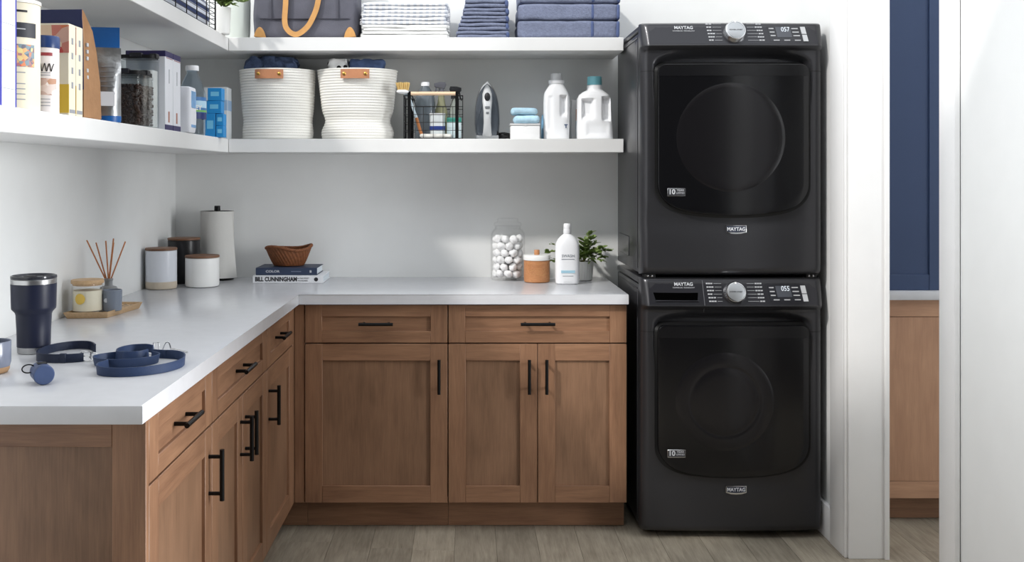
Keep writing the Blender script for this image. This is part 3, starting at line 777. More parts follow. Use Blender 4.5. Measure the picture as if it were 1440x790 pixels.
obj('lid', G().lathe([(.045, .086), (.045, .0925), (.0505, .0927), (.0505, .102), (.049, .104), (0, .104)], 40), M_tray, t)
arc_label('sticker', .0492, .030, .062, -112, -68, mat('yellow_sticker', (232,196,92), .6), t)
st = [o for o in t.children if o.name.startswith('sticker')][0]
# trim the sticker to a disc
me = st.data; bm = bmesh.new()
R = []
for k in range(5):
    rr_ = .017*k/4+1e-4; row = []
    for i in range(24):
        a = 2*PI*i/24; th = math.radians(-98)+rr_*math.cos(a)/.0488; row.append((.0490*math.cos(th), .0490*math.sin(th), .046+rr_*math.sin(a)))
    R.append(row)
gg = G(); gg.rings([[(x*1.003, y*1.003, z) for x, y, z in r] for r in R], cap1=False)
gg.bm.to_mesh(me); gg.bm.free()
t = thing('votive_candle', 'small blue grey glass votive in front of the reed diffuser', 'candle', (-1.150, Y(3.292), ZT))
obj('glass', G().lathe([(.026, 0), (.0295, .002), (.031, .066), (.029, .068), (.0275, .064), (.027, .02), (0, .018)], 36), mat('grey_blue_glass', (150,160,176), .25, trans=.35, ior=1.4), t)
obj('label_dot', G().lathe([(0, 0), (.007, 0), (.007, .0008), (0, .0008)], 18).rot('X', 90).xf(Matrix.Translation((-.010, -.0285, .036))), mat('dot_grey', (190,196,204), .5), t)
t = thing('reed_diffuser', 'grey glass reed diffuser with six tan reeds on tray', 'diffuser', (-1.190, Y(3.372), ZT))
obj('bottle', G().lathe([(.028, 0), (.030, .003), (.030, .060), (.026, .068), (.014, .072), (.0125, .075), (.0125, .088), (.0145, .090), (.0145, .096), (.010, .096), (.010, .07), (0, .069)], 36), mat('grey_diffuser', (158,160,162), .35, trans=.3, ior=1.4), t)
for tx, dyy, ty in ((120.5, .01, 338), (130.5, .03, 342), (151.8, -.02, 338), (156, .025, 336), (159.8, 0, 341), (173.5, .02, 340)):
    D = 3.372; ex = X(tx, D)+1.190; ez = Zp(ty, D)-ZT
    a = Vector((-ex*.08, -dyy*.2, .06)); b = Vector((ex, dyy, ez))
    obj('reed', G().tube([a, b], .0024, 7), mat('reed_tan', (186,120,74), .6, var=.15, vs=40), t)

# insulated tumbler
t = thing('tumbler', 'navy insulated tumbler with steel rims on the left counter', 'tumbler', (-1.112, Y(2.606), ZC))
obj('body', G().lathe([(.0405, .016), (.0415, .060), (.0435, .098), (.046, .104), (.0535, .112), (.0542, .118), (.0555, .176), (.0545, .1765)], 56, cap0=True, cap1=True), M_navy, t)
obj('base_ring', G().lathe([(.036, 0), (.039, .001), (.0398, .004), (.0404, .0158), (.036, .0158)], 56), M_steel, t)
obj('rim_ring', G().lathe([(.0546, .1767), (.0553, .177), (.0557, .188), (.0545, .1895), (.052, .1895)], 56), M_steel, t)
lid = obj('lid', G().lathe([(.052, .1897), (.0555, .1900), (.0562, .193), (.0555, .197), (.052, .198), (.049, .194), (0, .193)], 56), mat('smoke_lid', (70,72,80), .15, trans=.5), t)
obj('slider', G().box(-.012, .012, -.035, -.005, .1935, .198, .002), M_dark, lid)

# mug at the picture's left edge
t = thing('mug', 'grey blue glazed mug with bare clay base at left edge', 'mug', (X(-13, 2.335), Y(2.335), ZC))
obj('body', G().lathe([(.036, .012), (.041, .015), (.0435, .024), (.0435, .0715), (.0425, .073), (.041, .0715), (.041, .020), (0, .018)], 48), mat('slate_glaze', (118,124,140), .2), t)
obj('clay_base', G().lathe([(.033, 0), (.036, .001), (.0400, .0075), (.0412, .0148), (.030, .0148)], 48), mat('tan_clay', (168,134,100), .7), t)
pts = [(-.042, 0, .060), (-.062, 0, .060), (-.072, 0, .045), (-.066, 0, .028), (-.042, 0, .024)]
obj('handle', G().tube(spline(pts, 6), .0055, 10), MATS['slate_glaze'], t)

# waste bag dispenser lying on its side
t = thing('bag_dispenser', 'round navy waste bag dispenser with a small ring', 'dispenser', (X(56, 2.21), Y(2.22), ZC+.0222), 32)
M_disp = mat('slate_blue', (60,76,112), .5)
g = G().lathe([(.016, -.029), (.0205, -.027), (.0213, -.023), (.0213, .020)], 40).rot('X', 90)
obj('barrel', g, M_disp, t)
obj('end_cap', G().lathe([(.0219, .0205), (.0219, .028), (.020, .031), (.016, .0312), (0, .030)], 40).rot('X', 90), M_disp, t)
obj('ring', G().tube([(-.026+.013*math.cos(2*PI*k/20), .008, .010+.009*math.sin(2*PI*k/20)) for k in range(20)], .0014, 8, True), M_black, t)
obj('slot', G().box(-.010, .010, -.012, .012, .0205, .0222, .0008, 1), M_rub, t)

# dog collar and coiled leash
t = thing('dog_collar', 'navy strap collar loop with buckle between tumbler and leash', 'collar', (0, 0, ZC))
P = [(-.952, Y(2.600)), (-.985, Y(2.648)), (-1.03, Y(2.648)), (-1.063, Y(2.60)), (-1.066, Y(2.53)), (-1.045, Y(2.475)), (-1.00, Y(2.455)), (-.955, Y(2.462)), (-.935, Y(2.475))]
g = G(); ribbon(g, spline([(x, y, 0) for x, y in P], 8), .021, .004)
obj('strap', g, mat('dark_navy_strap', (28,38,62), .5, bump=.15, bs=400), t)
obj('keeper', G().box(-.985, -.970, Y(2.4525), Y(2.462), -.0003, .0225, .001, 1), mat('dark_navy_strap', (28,38,62)), t)
bx_, by_ = -.930, Y(2.478)
obj('buckle', G().tube([(bx_+q[0], by_, q[1]) for q in ((-.010,.001),(.010,.001),(.012,.003),(.012,.022),(.010,.024),(-.010,.024),(-.012,.022),(-.012,.003))], .0018, 8, True).tube([(bx_-.012, by_, .0125), (bx_+.012, by_, .0125)], .0015, 8), M_chrome, t)
obj('ring', G().tube([(bx_+.018+.009*math.cos(2*PI*k/20), by_+.006*math.sin(2*PI*k/20), .011+.009*math.sin(2*PI*k/20)) for k in range(20)], .0015, 8, True), M_chrome, t)
t = thing('dog_leash', 'navy dog leash coiled near the countertop edge', 'leash', (0, 0, ZC))
P = [(-.790, 2.565), (-.815, 2.585), (-.850, 2.575), (-.868, 2.535), (-.862, 2.49), (-.840, 2.465), (-.80, 2.475), (-.785, 2.505)]
g = G(); ribbon(g, [v+Vector((0,0,.004)) for v in spline([(x, Y(d), 0) for x, d in P], 8)], .021, .0035, tilt=.003); obj('strap', g, M_strap, t)
P = [(-.835, 2.500), (-.870, 2.478), (-.892, 2.44), (-.872, 2.405), (-.83, 2.392), (-.785, 2.405), (-.755, 2.435), (-.752, 2.470), (-.775, 2.492)]
g = G(); ribbon(g, spline([(x, Y(d), 0) for x, d in P], 8), .021, .0035, tilt=-.004); obj('strap', g, M_strap, t)
P = [(-.745, 2.515), (-.710, 2.500), (-.684, 2.455), (-.676, 2.395), (-.697, 2.335), (-.742, 2.295), (-.795, 2.285), (-.835, 2.305), (-.850, 2.345), (-.842, 2.385)]
g = G(); ribbon(g, spline([(x, Y(d), 0) for x, d in P], 8), .021, .0035, tilt=.002); obj('strap', g, M_strap, t)
P = [(-.745, 2.515), (-.765, 2.52), (-.785, 2.53)]
g = G(); ribbon(g, spline([(x, Y(d), 0) for x, d in P], 6), .021, .0035); obj('strap', g, M_strap, t)
obj('clasp', G().tube([(-.792, Y(2.568), .006), (-.792, Y(2.568), .030), (-.780, Y(2.572), .030), (-.780, Y(2.572), .006)], .0022, 8, True).tube(spline([(-.772, Y(2.575), .010), (-.765, Y(2.577), .028), (-.757, Y(2.58), .028), (-.752, Y(2.58), .012)], 6), .002, 8), M_chrome, t)
obj('clasp_pin', G().tube([(-.752, Y(2.578), .013), (-.705, Y(2.565), .006)], .0024, 10), M_chrome, t)

# ---------------------------------------------------------------- back wall, lower shelf
M_rope = mat('white_rope', (236,234,228), .85, bump=.35, bs=320)
M_den = mat('denim', (70,88,124), .9, bump=.4, bs=300, var=.15, vs=40)
def rope_basket(label, x, y, top, bot, h, waist):
    t = thing('rope_basket', label, 'basket', (x, y, ZL), 0, 'white rope baskets')
    sy = .80; rows = 26; prof = []; inn = []
    for k in range(rows):
        for q in range(5):
            u = (k+q/5)/rows
            r = bot+(top-bot)*u**1.15
            r += waist*(math.exp(-((u-.08)/.11)**2)-1.0*math.exp(-((u-.27)/.10)**2))
            prof.append((r+.0030*math.sin(PI*q/5)-.002, .002+u*h))
    inn = [(r-.010, z) for r, z in prof[::-5]]
    obj('rope_wall', G().lathe([(bot*.9, 0)]+prof+inn+[(0, .006)], 56, sy=sy, wob=lambda a, z: 1+.008*math.sin(3*a+z*12)), M_rope, t, 80)
    return t, sy
def leather_tab(t, x, y, z, w=.118, h=.038):
    M_lt = mat('russet_leather', (186,128,92), .55, var=.08, vs=25, bump=.1)
    g = G(); R = []
    for k in range(13):
        u = -1+2*k/12; yy = y-.010*(1-u**4); R.append([(x+u*w/2, yy-.002, z-h/2), (x+u*w/2, yy-.002, z+h/2), (x+u*w/2, yy+.002, z+h/2), (x+u*w/2, yy+.002, z-h/2)])
    tb = obj('leather_handle', g.rings(R), M_lt, t)
    for s in (-1, 1):
        obj('rivet', G().lathe([(.0075, 0), (.0075, .003), (.004, .0055), (0, .006)], 16).rot('X', 90).xf(Matrix.Translation((x+s*w*.37, y-.0085, z))), M_brass, tb)
t, sy = rope_basket('white rope basket with leather tab holding dark knitted cloth', X(391, 4.355), -.154, .163, .147, .296, .004)
leather_tab(t, -.012, -.131, .270)
t, sy = rope_basket('white rope basket with pinched waist holding denim and spotted cloth', X(503, 4.355), -.154, .172, .143, .296, .011)
leather_tab(t, .004, -.138, .270, .120)
def crumple(name, label, cat, x0, x1, y0, y1, z0, z1, m, amp, seed, r=None):
    return tag(obj(name, G().soft(x0, x1, y0, y1, z0, z1, r or (z1-z0)*.48, 20, amp, 22 if not r else 34, seed), m, None, 80), label, cat)
M_knit = mat('navy_knit', (66,80,108), .95, bump=.6, bs=140, var=.3, vs=60)
c0 = X(391, 4.355)
crumple('knit_throw', 'dark navy knitted throw bulging out of the left rope basket', 'throw', c0-.118, c0+.080, -.230, -.08, ZL+.21, ZL+.352, M_knit, .020, 3, .022)
c1 = X(503, 4.355)
crumple('jeans', 'folded blue denim at the top of the right rope basket', 'clothing', c1-.028, c1+.118, -.235, -.12, ZL+.24, ZL+.340, M_den, .010, 5, .016)
def spots():
    m = mat('spotted_cloth', (240,240,238), .9); nt = m.node_tree; N = nt.nodes; L = nt.links; p = N['Principled BSDF']
    tc = N.new('ShaderNodeTexCoord'); v = N.new('ShaderNodeTexVoronoi'); v.inputs['Scale'].default_value = 34; L.new(tc.outputs['Object'], v.inputs['Vector'])
    r = N.new('ShaderNodeValToRGB'); r.color_ramp.interpolation = 'CONSTANT'; r.color_ramp.elements[0].color = lin((24,24,26)); r.color_ramp.elements[1].position = .33; r.color_ramp.elements[1].color = lin((240,240,238))
    L.new(v.outputs['Distance'], r.inputs[0]); L.new(r.outputs[0], p.inputs['Base Color']); return m
crumple('spotted_cloth', 'white cloth with black spots in the right rope basket', 'cloth', c1-.118, c1-.032, -.225, -.10, ZL+.22, ZL+.342, spots(), .010, 8, .018)

# wire caddy of cleaning things
CX0, CX1, CY0, CY1, CH = -.262, -.016, -.272, -.095, .180
t = thing('wire_caddy', 'black wire caddy with wooden handle bar full of cleaning supplies', 'caddy', (0, 0, ZL))
g = G(); wr = .0014
zb = .003
def frontdrop(x): return CH if x < CX0+.035 or x > CX1-.035 else CH-.045
for y in (CY0, CY1):
    for k in range(5):
        z = zb+(CH-.045-zb)*k/4
        g.tube([(CX0, y, z), (CX1, y, z)], wr, 6)
    for k in range(7):
        x = CX0+(CX1-CX0)*k/6; g.tube([(x, y, zb), (x, y, frontdrop(x))], wr, 6)
for x in (CX0, CX1):
    for k in range(6):
        z = zb+(CH-zb)*k/5; g.tube([(x, CY0, z), (x, CY1, z)], wr, 6)
    for k in range(8):
        y = CY0+(CY1-CY0)*k/7; g.tube([(x, y, zb), (x, y, CH)], wr, 6)
for k in range(9):
    x = CX0+(CX1-CX0)*k/8; g.tube([(x, CY0, zb), (x, CY1, zb)], wr, 6)
stuff(obj('wire_mesh', g, M_black, t))
for y in (CY0-.001, CY1+.001):
    P = [(CX0, CH), (CX0+.035, CH), (CX0+.052, CH-.045), (CX1-.052, CH-.045), (CX1-.035, CH), (CX1, CH)]
    obj('top_rim', G().tube([(x, y, z) for x, z in P], .0024, 8), M_black, t)
for x in (CX0, CX1): obj('top_rim', G().tube([(x, CY0, CH), (x, CY1, CH)], .0024, 8), M_black, t)
for x in (-.239, -.040):
    obj('upright', G().box(x-.007, x+.007, CY0-.006, CY0-.003, .0, .198, .0008, 1), M_black, t)
    obj('upright', G().box(x-.007, x+.007, CY1+.003, CY1+.006, .0, .18, .0008, 1), M_black, t)
obj('handle_bar', G().tube([(-.232, CY0-.004, .189), (-.046, CY0-.004, .189)], .0082, 14), mat('blond_wood', (228,196,164), .55), t)
ZB = ZL+.005
# brush
t = thing('scrub_brush', 'dish brush with straw bristles and wooden handle in the caddy', 'brush', (-.246, -.246, ZB))
obj('handle', G().tube(spline([(.062, 0, .006), (.052, 0, .03), (.036, 0, .085)], 6), .007, 10, rad=None), mat('orange_wood', (178,112,62), .5), t)
obj('neck', G().tube(spline([(.036, 0, .085), (.022, .0, .125), (.004, -.012, .172), (-.012, -.02, .185)], 6), .0055, 10), mat('pale_blue_plastic', (206,222,232), .4), t)
obj('brush_head', G().ball((-.020, -.034, .192), (.026, .018, .010), 18, 10), mat('white_plastic', (240,241,243)), t)
g = G(); rb = random.Random(6)
for k in range(170):
    u, v = rb.uniform(-1, 1), rb.uniform(-1, 1)
    if u*u+v*v > 1: continue
    b = Vector((-.018+.022*u, -.034+.014*v, .198)); g.tube([b, b+Vector((.008*u-.002, .006*v, .030+rb.uniform(-.003, .003)))], .0012, 4)
stuff(obj('bristles', g, mat('straw', (226,196,130), .8), t))
# grey bottle with white cap
t = thing('grey_bottle', 'see-through grey bottle with white cap in the caddy', 'bottle', (-.176, -.190, ZB))
obj('body', G().loft([(0, 0, 0, .040, .034, 2.6), (.004, 0, 0, .043, .037, 2.6), (.150, 0, 0, .043, .037, 2.6), (.175, 0, 0, .040, .034, 2.4), (.205, 0, 0, .026, .024, 2), (.218, 0, 0, .017, .017, 2), (.222, 0, 0, .0165, .0165, 2)], 32), mat('grey_clear', (136,146,154), .12, trans=.55, ior=1.35), t)
obj('cap', G().lathe([(.0185, .222), (.0185, .237), (.017, .239), (0, .239)], 24), M_jug, t)
# spray bottles
def spray(label, x, y, hb, mb, mh, flip, rx=.027):
    t = thing('spray_bottle', label, 'spray bottle', (x, y, ZB))
    obj('body', G().loft([(0, 0, 0, rx*.95, rx*.85, 2.5), (.004, 0, 0, rx, rx*.9, 2.5), (hb*.62, 0, 0, rx, rx*.9, 2.5), (hb*.8, 0, 0, rx*.62, rx*.6, 2), (hb, 0, 0, .012, .012, 2)], 28), mb, t)
    f = flip; z = hb
    h = obj('spray_head', G().lathe([(.0145, z), (.0145, z+.014), (.011, z+.016), (.010, z+.024)], 20).prism([(-f*.014, z+.022), (f*.026, z+.030), (f*.030, z+.034), (f*.030, z+.046), (f*.010, z+.052), (-f*.018, z+.052), (-f*.022, z+.040)], -.012, .012, 'y', .003), mh, t)
    obj('trigger', G().prism([(f*.016, z+.030), (f*.024, z+.030), (f*.028, z+.008), (f*.033, z-.008), (f*.029, z-.009), (f*.021, z+.006)], -.006, .006, 'y', .001), mh, h)
    return t
spray('clear spray bottle with silver grey head in the caddy', -.108, -.165, .190, mat('straw_clear', (196,196,160), .1, trans=.6, ior=1.33), mat('silver_head', (118,118,126), .3), -1)
spray('spray bottle with black trigger head at the caddy right side', -.052, -.150, .172, mat('clear_pale', (206,214,206), .1, trans=.6, ior=1.33), M_dark, 1, .024)
t = thing('wipes_tub', 'white tub with dark blue stripe in the wire caddy', 'tub', (-.122, -.228, ZB))
obj('body', G().loft([(0, 0, 0, .031, .020, 4), (.096, 0, 0, .033, .022, 4)], 28), mat('milky', (214,220,222), .4), t)
obj('stripe', G().loft([(.034, 0, 0, .0328, .0218, 4), (.050, 0, 0, .0331, .0221, 4)], 28), mat('deep_blue', (36,58,128), .5), t)
obj('lid', G().loft([(.0965, 0, 0, .034, .023, 4), (.104, 0, 0, .034, .023, 4)], 28), M_jug, t)
t = thing('sponge_pack', 'teal and white sponge pack at the caddy right end', 'pack', (-.052, -.232, ZB))
obj('carton', G().box(-.030, .030, -.022, .022, 0, .085, .003), mat('carton_pale', (206,224,228), .6), t)
obj('teal_band', G().box(-.0305, .0305, -.0225, .0225, .066, .0855, .002), mat('teal', (64,152,136), .6), t)
t = crumple('cleaning_cloth', 'rolled pale cloth lying at the bottom of the caddy', 'cloth', -.196, -.06, -.268, -.251, ZB, ZB+.017, mat('pale_cloth', (214,212,206), .9, bump=.4), .001, 9)

# clothes iron on its heel
t = thing('clothes_iron', 'grey and white clothes iron standing upright on its heel', 'iron', (X(685, 4.34), -.175, ZL))
def iron_out(hwid, z0, z1, n=16):
    R_, L_ = [], []
    for k in range(n+1):
        u = k/n; w = hwid*(1-u**4.5)**.8*(.92+.08*min(1, u*4)) if u < 1 else 0
        z = z0+(z1-z0)*u; R_.append((max(w, .0015), z)); L_.append((-max(w, .0015), z))
    return R_+L_[::-1]
obj('soleplate', G().prism(iron_out(.054, .010, .252), .030, .040, 'y', .002), M_steel, t)
obj('skirt', G().prism(iron_out(.051, .012, .240), .006, .029, 'y', .006), mat('iron_grey', (112,118,126), .25, .2), t)
obj('water_tank', G().prism(iron_out(.044, .016, .222), -.012, .008, 'y', .008), mat('iron_smoke', (92,98,106), .12), t)
R = []
for z, w, yy in ((.004, .026, .006), (.03, .018, -.030), (.07, .0155, -.048), (.12, .0165, -.050), (.16, .021, -.040), (.195, .0205, -.024), (.222, .012, -.006), (.236, .004, .006)):
    R.append((z, 0, yy+.012, w, .016, 2.6))
hd = obj('handle', G().loft(R, 24), mat('iron_white', (206,208,210), .35), t, 60)
obj('dial', G().ball((0, -.042, .180), (.0125, .008, .018), 20, 12), M_dark, hd)
obj('button', G().box(-.010, .010, -.056, -.050, .130, .140, .002), mat('iron_button', (120,124,128), .4), hd)
obj('button', G().box(-.006, .006, -.057, -.051, .108, .116, .002), mat('iron_button', (120,124,128), .4), hd)
obj('heel', G().soft(-.050, .050, -.010, .045, 0, .022, .009, 6), mat('iron_heel', (176,178,180), .4), t)
t = thing('power_cord', 'black power cord bundled on the shelf beside the iron', 'cord', (X(710, 4.34), -.150, ZL))
pts = []
for i in range(90):
    a = i*.33; pts.append((.030*math.cos(a)*(1+.15*math.sin(i)), .022*math.sin(a), .006+.022*(i/90)+.004*math.sin(a*1.7)))
obj('cord', G().tube(pts, .0042, 8), M_rub, t)
obj('plug', G().soft(-.052, -.026, -.030, -.012, .018, .036, .006, 5), M_rub, t)

# white box with two blue cloth packs on it
t = thing('white_box', 'small white lidded box under two blue cloth packs', 'box', (X(738.6, 4.27), -.195, ZL))
obj('box_body', G().box(-.061, .061, -.045, .045, 0, .058, .003), mat('box_white', (236,236,236), .5), t)
obj('lid', G().box(-.0635, .0635, -.0475, .0475, .0585, .066, .002).prism([(-.014, .0655), (.014, .0655), (0, .056)], -.0482, -.0470, 'y'), mat('box_grey', (214,214,214), .5), t)
M_bc = mat('sky_cloth', (184,218,238), .85, bump=.4, bs=200, var=.2, vs=30)
xb = X(738.6, 4.27)
crumple('cloth_pack', 'light blue folded cloth pack lying directly on the white box', 'cloth', xb-.048, xb+.062, -.238, -.155, ZL+.0665, ZL+.101, M_bc, .003, 12)
crumple('cloth_pack', 'light blue folded cloth pack on top of the other one', 'cloth', xb-.060, xb+.052, -.238, -.155, ZL+.1035, ZL+.133, M_bc, .003, 15)

# laundry bottles
t = thing('detergent_bottle', 'slim white detergent bottle with clear cap and side handle', 'bottle', (X(783.5, 4.29), -.180, ZL))
W_ = .0575
def dense(lv, n=14):
    out_ = []
    for q in range(len(lv)-1):
        for k in range(n): out_.append(tuple(lv[q][i]+(lv[q+1][i]-lv[q][i])*k/n for i in range(6)))
    return out_+[lv[-1]]
g = G().loft(dense([(0, 0, 0, .050, .034, 3.4), (.004, 0, 0, .053, .037, 3.4), (.05, 0, 0, .0545, .038, 3.4), (.15, 0, 0, .0555, .038, 3.2), (.185, 0, 0, .054, .036, 3), (.200, -.001, 0, .050, .034, 2.8), (.218, -.001, 0, .040, .031, 2.5), (.235, 0, 0, .030, .027, 2), (.240, 0, 0, .0335, .030, 2), (.252, 0, 0, .0335, .030, 2), (.253, 0, 0, .020, .020, 2)], 9), 110)
g.dent(.010, .044, .100, .190, .024, .013).dent(.010, .044, .100, .190, .024, .013, 1).dent(-.046, -.012, .03, .19, .004, .016)
obj('body', g, M_jug, t, 60)
obj('cap', G().lathe([(.0235, .2535), (.0245, .256), (.024, .279), (.0225, .281), (0, .281)], 28, wob=lambda a, z: 1+.012*math.cos(20*a)), mat('milky_cap', (226,228,230), .3, trans=.25), t)
obj('printed_mark', G().box(.030, .044, -.0385, -.037, .060, .064).box(.035, .039, -.0385, -.037, .048, .060), mat('mark_navy', (60,76,110), .5), t)
t = thing('detergent_jug', 'wide white detergent jug with teal cap near the dryer', 'jug', (X(838, 4.29), -.170, ZL))
g = G().loft(dense([(0, 0, 0, .074, .046, 3.6), (.004, 0, 0, .077, .049, 3.6), (.04, 0, 0, .0775, .050, 3.6), (.15, -.002, 0, .0735, .048, 3), (.175, -.003, 0, .071, .046, 2.8), (.190, -.003, 0, .064, .043, 2.6), (.202, -.003, 0, .050, .039, 2.3), (.210, 0, 0, .036, .034, 2), (.214, 0, 0, .033, .033, 2), (.232, 0, 0, .032, .032, 2), (.233, 0, 0, .02, .02, 2)], 9), 130)
g.dent(-.062, -.006, .085, .176, .024, .014).dent(.024, .066, .078, .184, .026, .013).dent(-.045, .060, .010, .076, .004, .02)
obj('body', g, M_jug, t, 60)
obj('cap', G().lathe([(.0305, .2335), (.0315, .236), (.0305, .2665), (.029, .269), (0, .269)], 36, wob=lambda a, z: 1+.012*math.cos(28*a)), mat('teal_cap', (124,192,204), .4), t)
t = thing('powder_carton', 'white carton with orange and blue print between the detergent bottles', 'carton', (X(813, 4.42), -.075, ZL))
obj('carton', G().box(-.030, .030, -.03, .03, 0, .175, .002), mat('box_white', (236,236,236)), t)
obj('printed_panel', G().box(-.012, .0305, -.0306, -.029, .085, .135), mat('orange_print', (222,140,70), .6), t)
obj('printed_panel', G().box(-.012, .0305, -.0306, -.029, .02, .083), mat('sky_print', (130,190,220), .6), t)
t = thing('wipes_pack', 'blue packet of wipes behind the slim detergent bottle', 'packet', (X(771, 4.42), -.075, ZL))
obj('packet', G().soft(-.030, .030, -.025, .025, 0, .115, .010, 6, .002, 20, 2), mat('wipes_blue', (130,180,214), .4, var=.3, vs=25), t)
obj('flap', G().soft(-.022, .022, -.029, -.024, .035, .085, .002, 4), mat('wipes_flap', (220,234,242), .4), t)

# ---------------------------------------------------------------- left wall, lower shelf
XS = SX-.012
def carton(name, label, x0, x1, D0, D1, h, body, prints=(), cat='box', group=None, rz=0):
    """upright box: prints = (face, u0,u1,v0,v1,material) with face 'f' (towards camera) or 's' (towards the room)"""
    t = thing(name, label, cat, ((x0+x1)/2, Y((D0+D1)/2), ZL), rz, group); w, d = (x1-x0)/2, (D1-D0)/2
    obj('carton', G().box(-w, w, -d, d, 0, h, .0015, 1), body, t)
    for f, u0, u1, v0, v1, m in prints:
        if f == 'f': g = G().box(-w+2*w*u0, -w+2*w*u1, -d-.0006, -d+.001, h*v0, h*v1)
        elif f == 's': g = G().box(w-.001, w+.0006, -d+2*d*u0, -d+2*d*u1, h*v0, h*v1)
        else: g = G().box(-w+2*w*u0, -w+2*w*u1, -d+2*d*v0, -d+2*d*v1, h-.001, h+.0006)
        obj('printed_panel', g, m, t)
    return t
def blot(name, cols, scale):
    m = mat(name, cols[0], .55); nt = m.node_tree; N = nt.nodes; L = nt.links; p = N['Principled BSDF']
    tc = N.new('ShaderNodeTexCoord'); v = N.new('ShaderNodeTexVoronoi'); v.inputs['Scale'].default_value = scale; L.new(tc.outputs['Object'], v.inputs['Vector'])
    sp = N.new('ShaderNodeSeparateColor'); L.new(v.outputs['Color'], sp.inputs[0])
    r = N.new('ShaderNodeValToRGB'); e = r.color_ramp.elements
    for k, c in enumerate(cols):
        q = e[k] if k < 2 else e.new(k/len(cols)); q.position = k/len(cols); q.color = lin(c)
    L.new(sp.outputs[0], r.inputs[0]); L.new(r.outputs[0], p.inputs['Base Color']); return m
M_cw = mat('carton_white', (232,234,240), .5); M_cc = mat('carton_cream', (232,224,202), .55)
M_vio = mat('violet_blue', (64,66,160), .5); M_pur = mat('dark_purple', (48,42,92), .5); M_grayp = mat('grey_lines', (150,152,158), .6)
pr = [('s', 0, .12, 0, 1, M_vio), ('s', .93, 1, 0, 1, M_vio), ('f', .86, 1, 0, 1, M_vio)]
for v in (.12, .38, .56, .80): pr.append(('s', .16, .90, v, v+.004, M_grayp))
carton('tall_box', 'tall white box with blue edges cut off by the left edge', -1.16, XS+.002, 2.165, 2.246, .32, M_cw, pr)
# oats canister
t = thing('food_canister', 'tall cream cardboard canister with dark label and fruit picture', 'canister', (-1.054, Y(2.375), ZL), 0)
r0 = .052
obj('tube', G().lathe([(r0-.001, 0), (r0, .002), (r0, .246), (r0-.001, .248), (0, .248)], 48), M_cc, t)
obj('lid', G().lathe([(r0-.002, .2485), (r0+.002, .2487), (r0+.002, .256), (r0-.002, .258), (0, .258)], 48), mat('lid_white', (236,234,228), .4), t)
arc_label('label_band', r0, .168, .202, -130, -15, mat('charcoal_label', (52,54,62), .55), t)
arc_label('label_picture', r0, .100, .152, -130, -20, blot('fruit_print', [(90,110,130), (226,140,96), (232,214,150), (210,90,84), (130,150,160)], 120), t)
arc_label('label_line', r0, .226, .231, -105, -40, M_dark, t)
for z in (.086, .060, .048, .036, .024, .186): arc_label('label_line', r0+.0006 if z > .16 else r0, z, z+.0022, -110, -45, M_grayp if z < .16 else M_print, t)
# wafer tin
t = thing('wafer_tin', 'narrow white tin with blue lid and wafer picture', 'tin', (-1.031, Y(2.487), ZL))
r0 = .0305
obj('tube', G().lathe([(r0-.001, 0), (r0, .002), (r0, .160), (0, .160)], 40), mat('tin_white', (232,226,226), .35), t)
obj('lid', G().lathe([(r0, .1605), (r0+.0015, .161), (r0+.0015, .186), (r0-.001, .190), (0, .190)], 40), mat('tin_blue', (38,62,112), .3), t)
arc_label('label_picture', r0, .045, .085, -140, -20, blot('wafer_print', [(168,112,86), (222,206,200), (190,140,110), (230,220,216)], 60), t)
arc_label('label_band', r0, .140, .148, -120, -40, mat('red_print', (150,60,66), .5), t)
g = G(); rs = random.Random(3); pts = []
for k in range(14):
    a = math.radians(-118+k*6.5); pts.append(((r0+.0008)*math.cos(a), (r0+.0008)*math.sin(a), .112+.011*math.sin(k*2.1)))
obj('script_mark', G().tube(spline(pts, 4), .0011, 5), M_dark, t)
for z in (.098, .092, .034, .026, .018): arc_label('label_line', r0, z, z+.0018, -110, -50, M_grayp, t)
# cracker boxes
M_fl = blot('flower_print', [(232,224,202), (196,60,58), (232,218,190), (214,120,80)], 26)
M_yl = mat('yellow_print', (222,186,66), .6)
for k, (a, b) in enumerate(((2.548, 2.592), (2.596, 2.640))):
    pr = [('f', .2, 1, .68, .98, M_fl), ('f', .45, 1, .03, .34, M_yl)]
    for v in (.30, .46, .62, .78): pr.append(('s', .38, .62, v, v+.07, M_grayp))
    pr.append(('s', .1, .9, .03, .07, M_grayp))
    carton('cracker_box', ('cream box with red flower picture behind the wafer tin', 'cream box squeezed between its twin and the paper bag')[k], -1.165, XS, a, b, .232, M_cc, pr, 'box', 'cream cracker boxes')
# kraft paper bag
M_kraft = mat('kraft_paper', (158,118,82), .75, var=.08, vs=30, bump=.25, bs=60); M_nvp = mat('navy_paper', (42,50,92), .6, bump=.2, bs=60)
t = thing('paper_bag', 'brown kraft paper bag with navy upper half, folded at the top', 'bag', (-1.085, Y(2.72), ZL), -4)
R = []
for z, w, yb, k in ((0, .082, .050, 0), (.004, .085, .054, 0), (.10, .085, .046, .005), (.18, .084, .026, .010), (.235, .082, .006, .010), (.262, .080, -.020, .006), (.285, .080, -.048, 0)):
    ya = -.054; ym = (ya+yb)/2
    R.append([(-w, ya, z), (0, ya-.002, z), (w, ya, z), (w-k, ym, z), (w, yb, z), (0, yb+.002, z), (-w, yb, z), (-w+k, ym, z)])
obj('paper_body', G().rings(R), M_kraft, t, 25)
R2 = [[(x*1.004, y-.0008, z) for x, y, z in ring] for ring in R[2:]]
cut = [[(p[0], p[1], p[2]) for p in (r[0], r[1], r[2])] for r in R2]
cut[0] = [(x, y, .075) for x, y, z in cut[0]]
g = G(); g.rings([[p for p in r]+[(p[0], p[1]+.0012, p[2]) for p in r[::-1]] for r in cut])
obj('navy_print', g, M_nvp, t, 25)
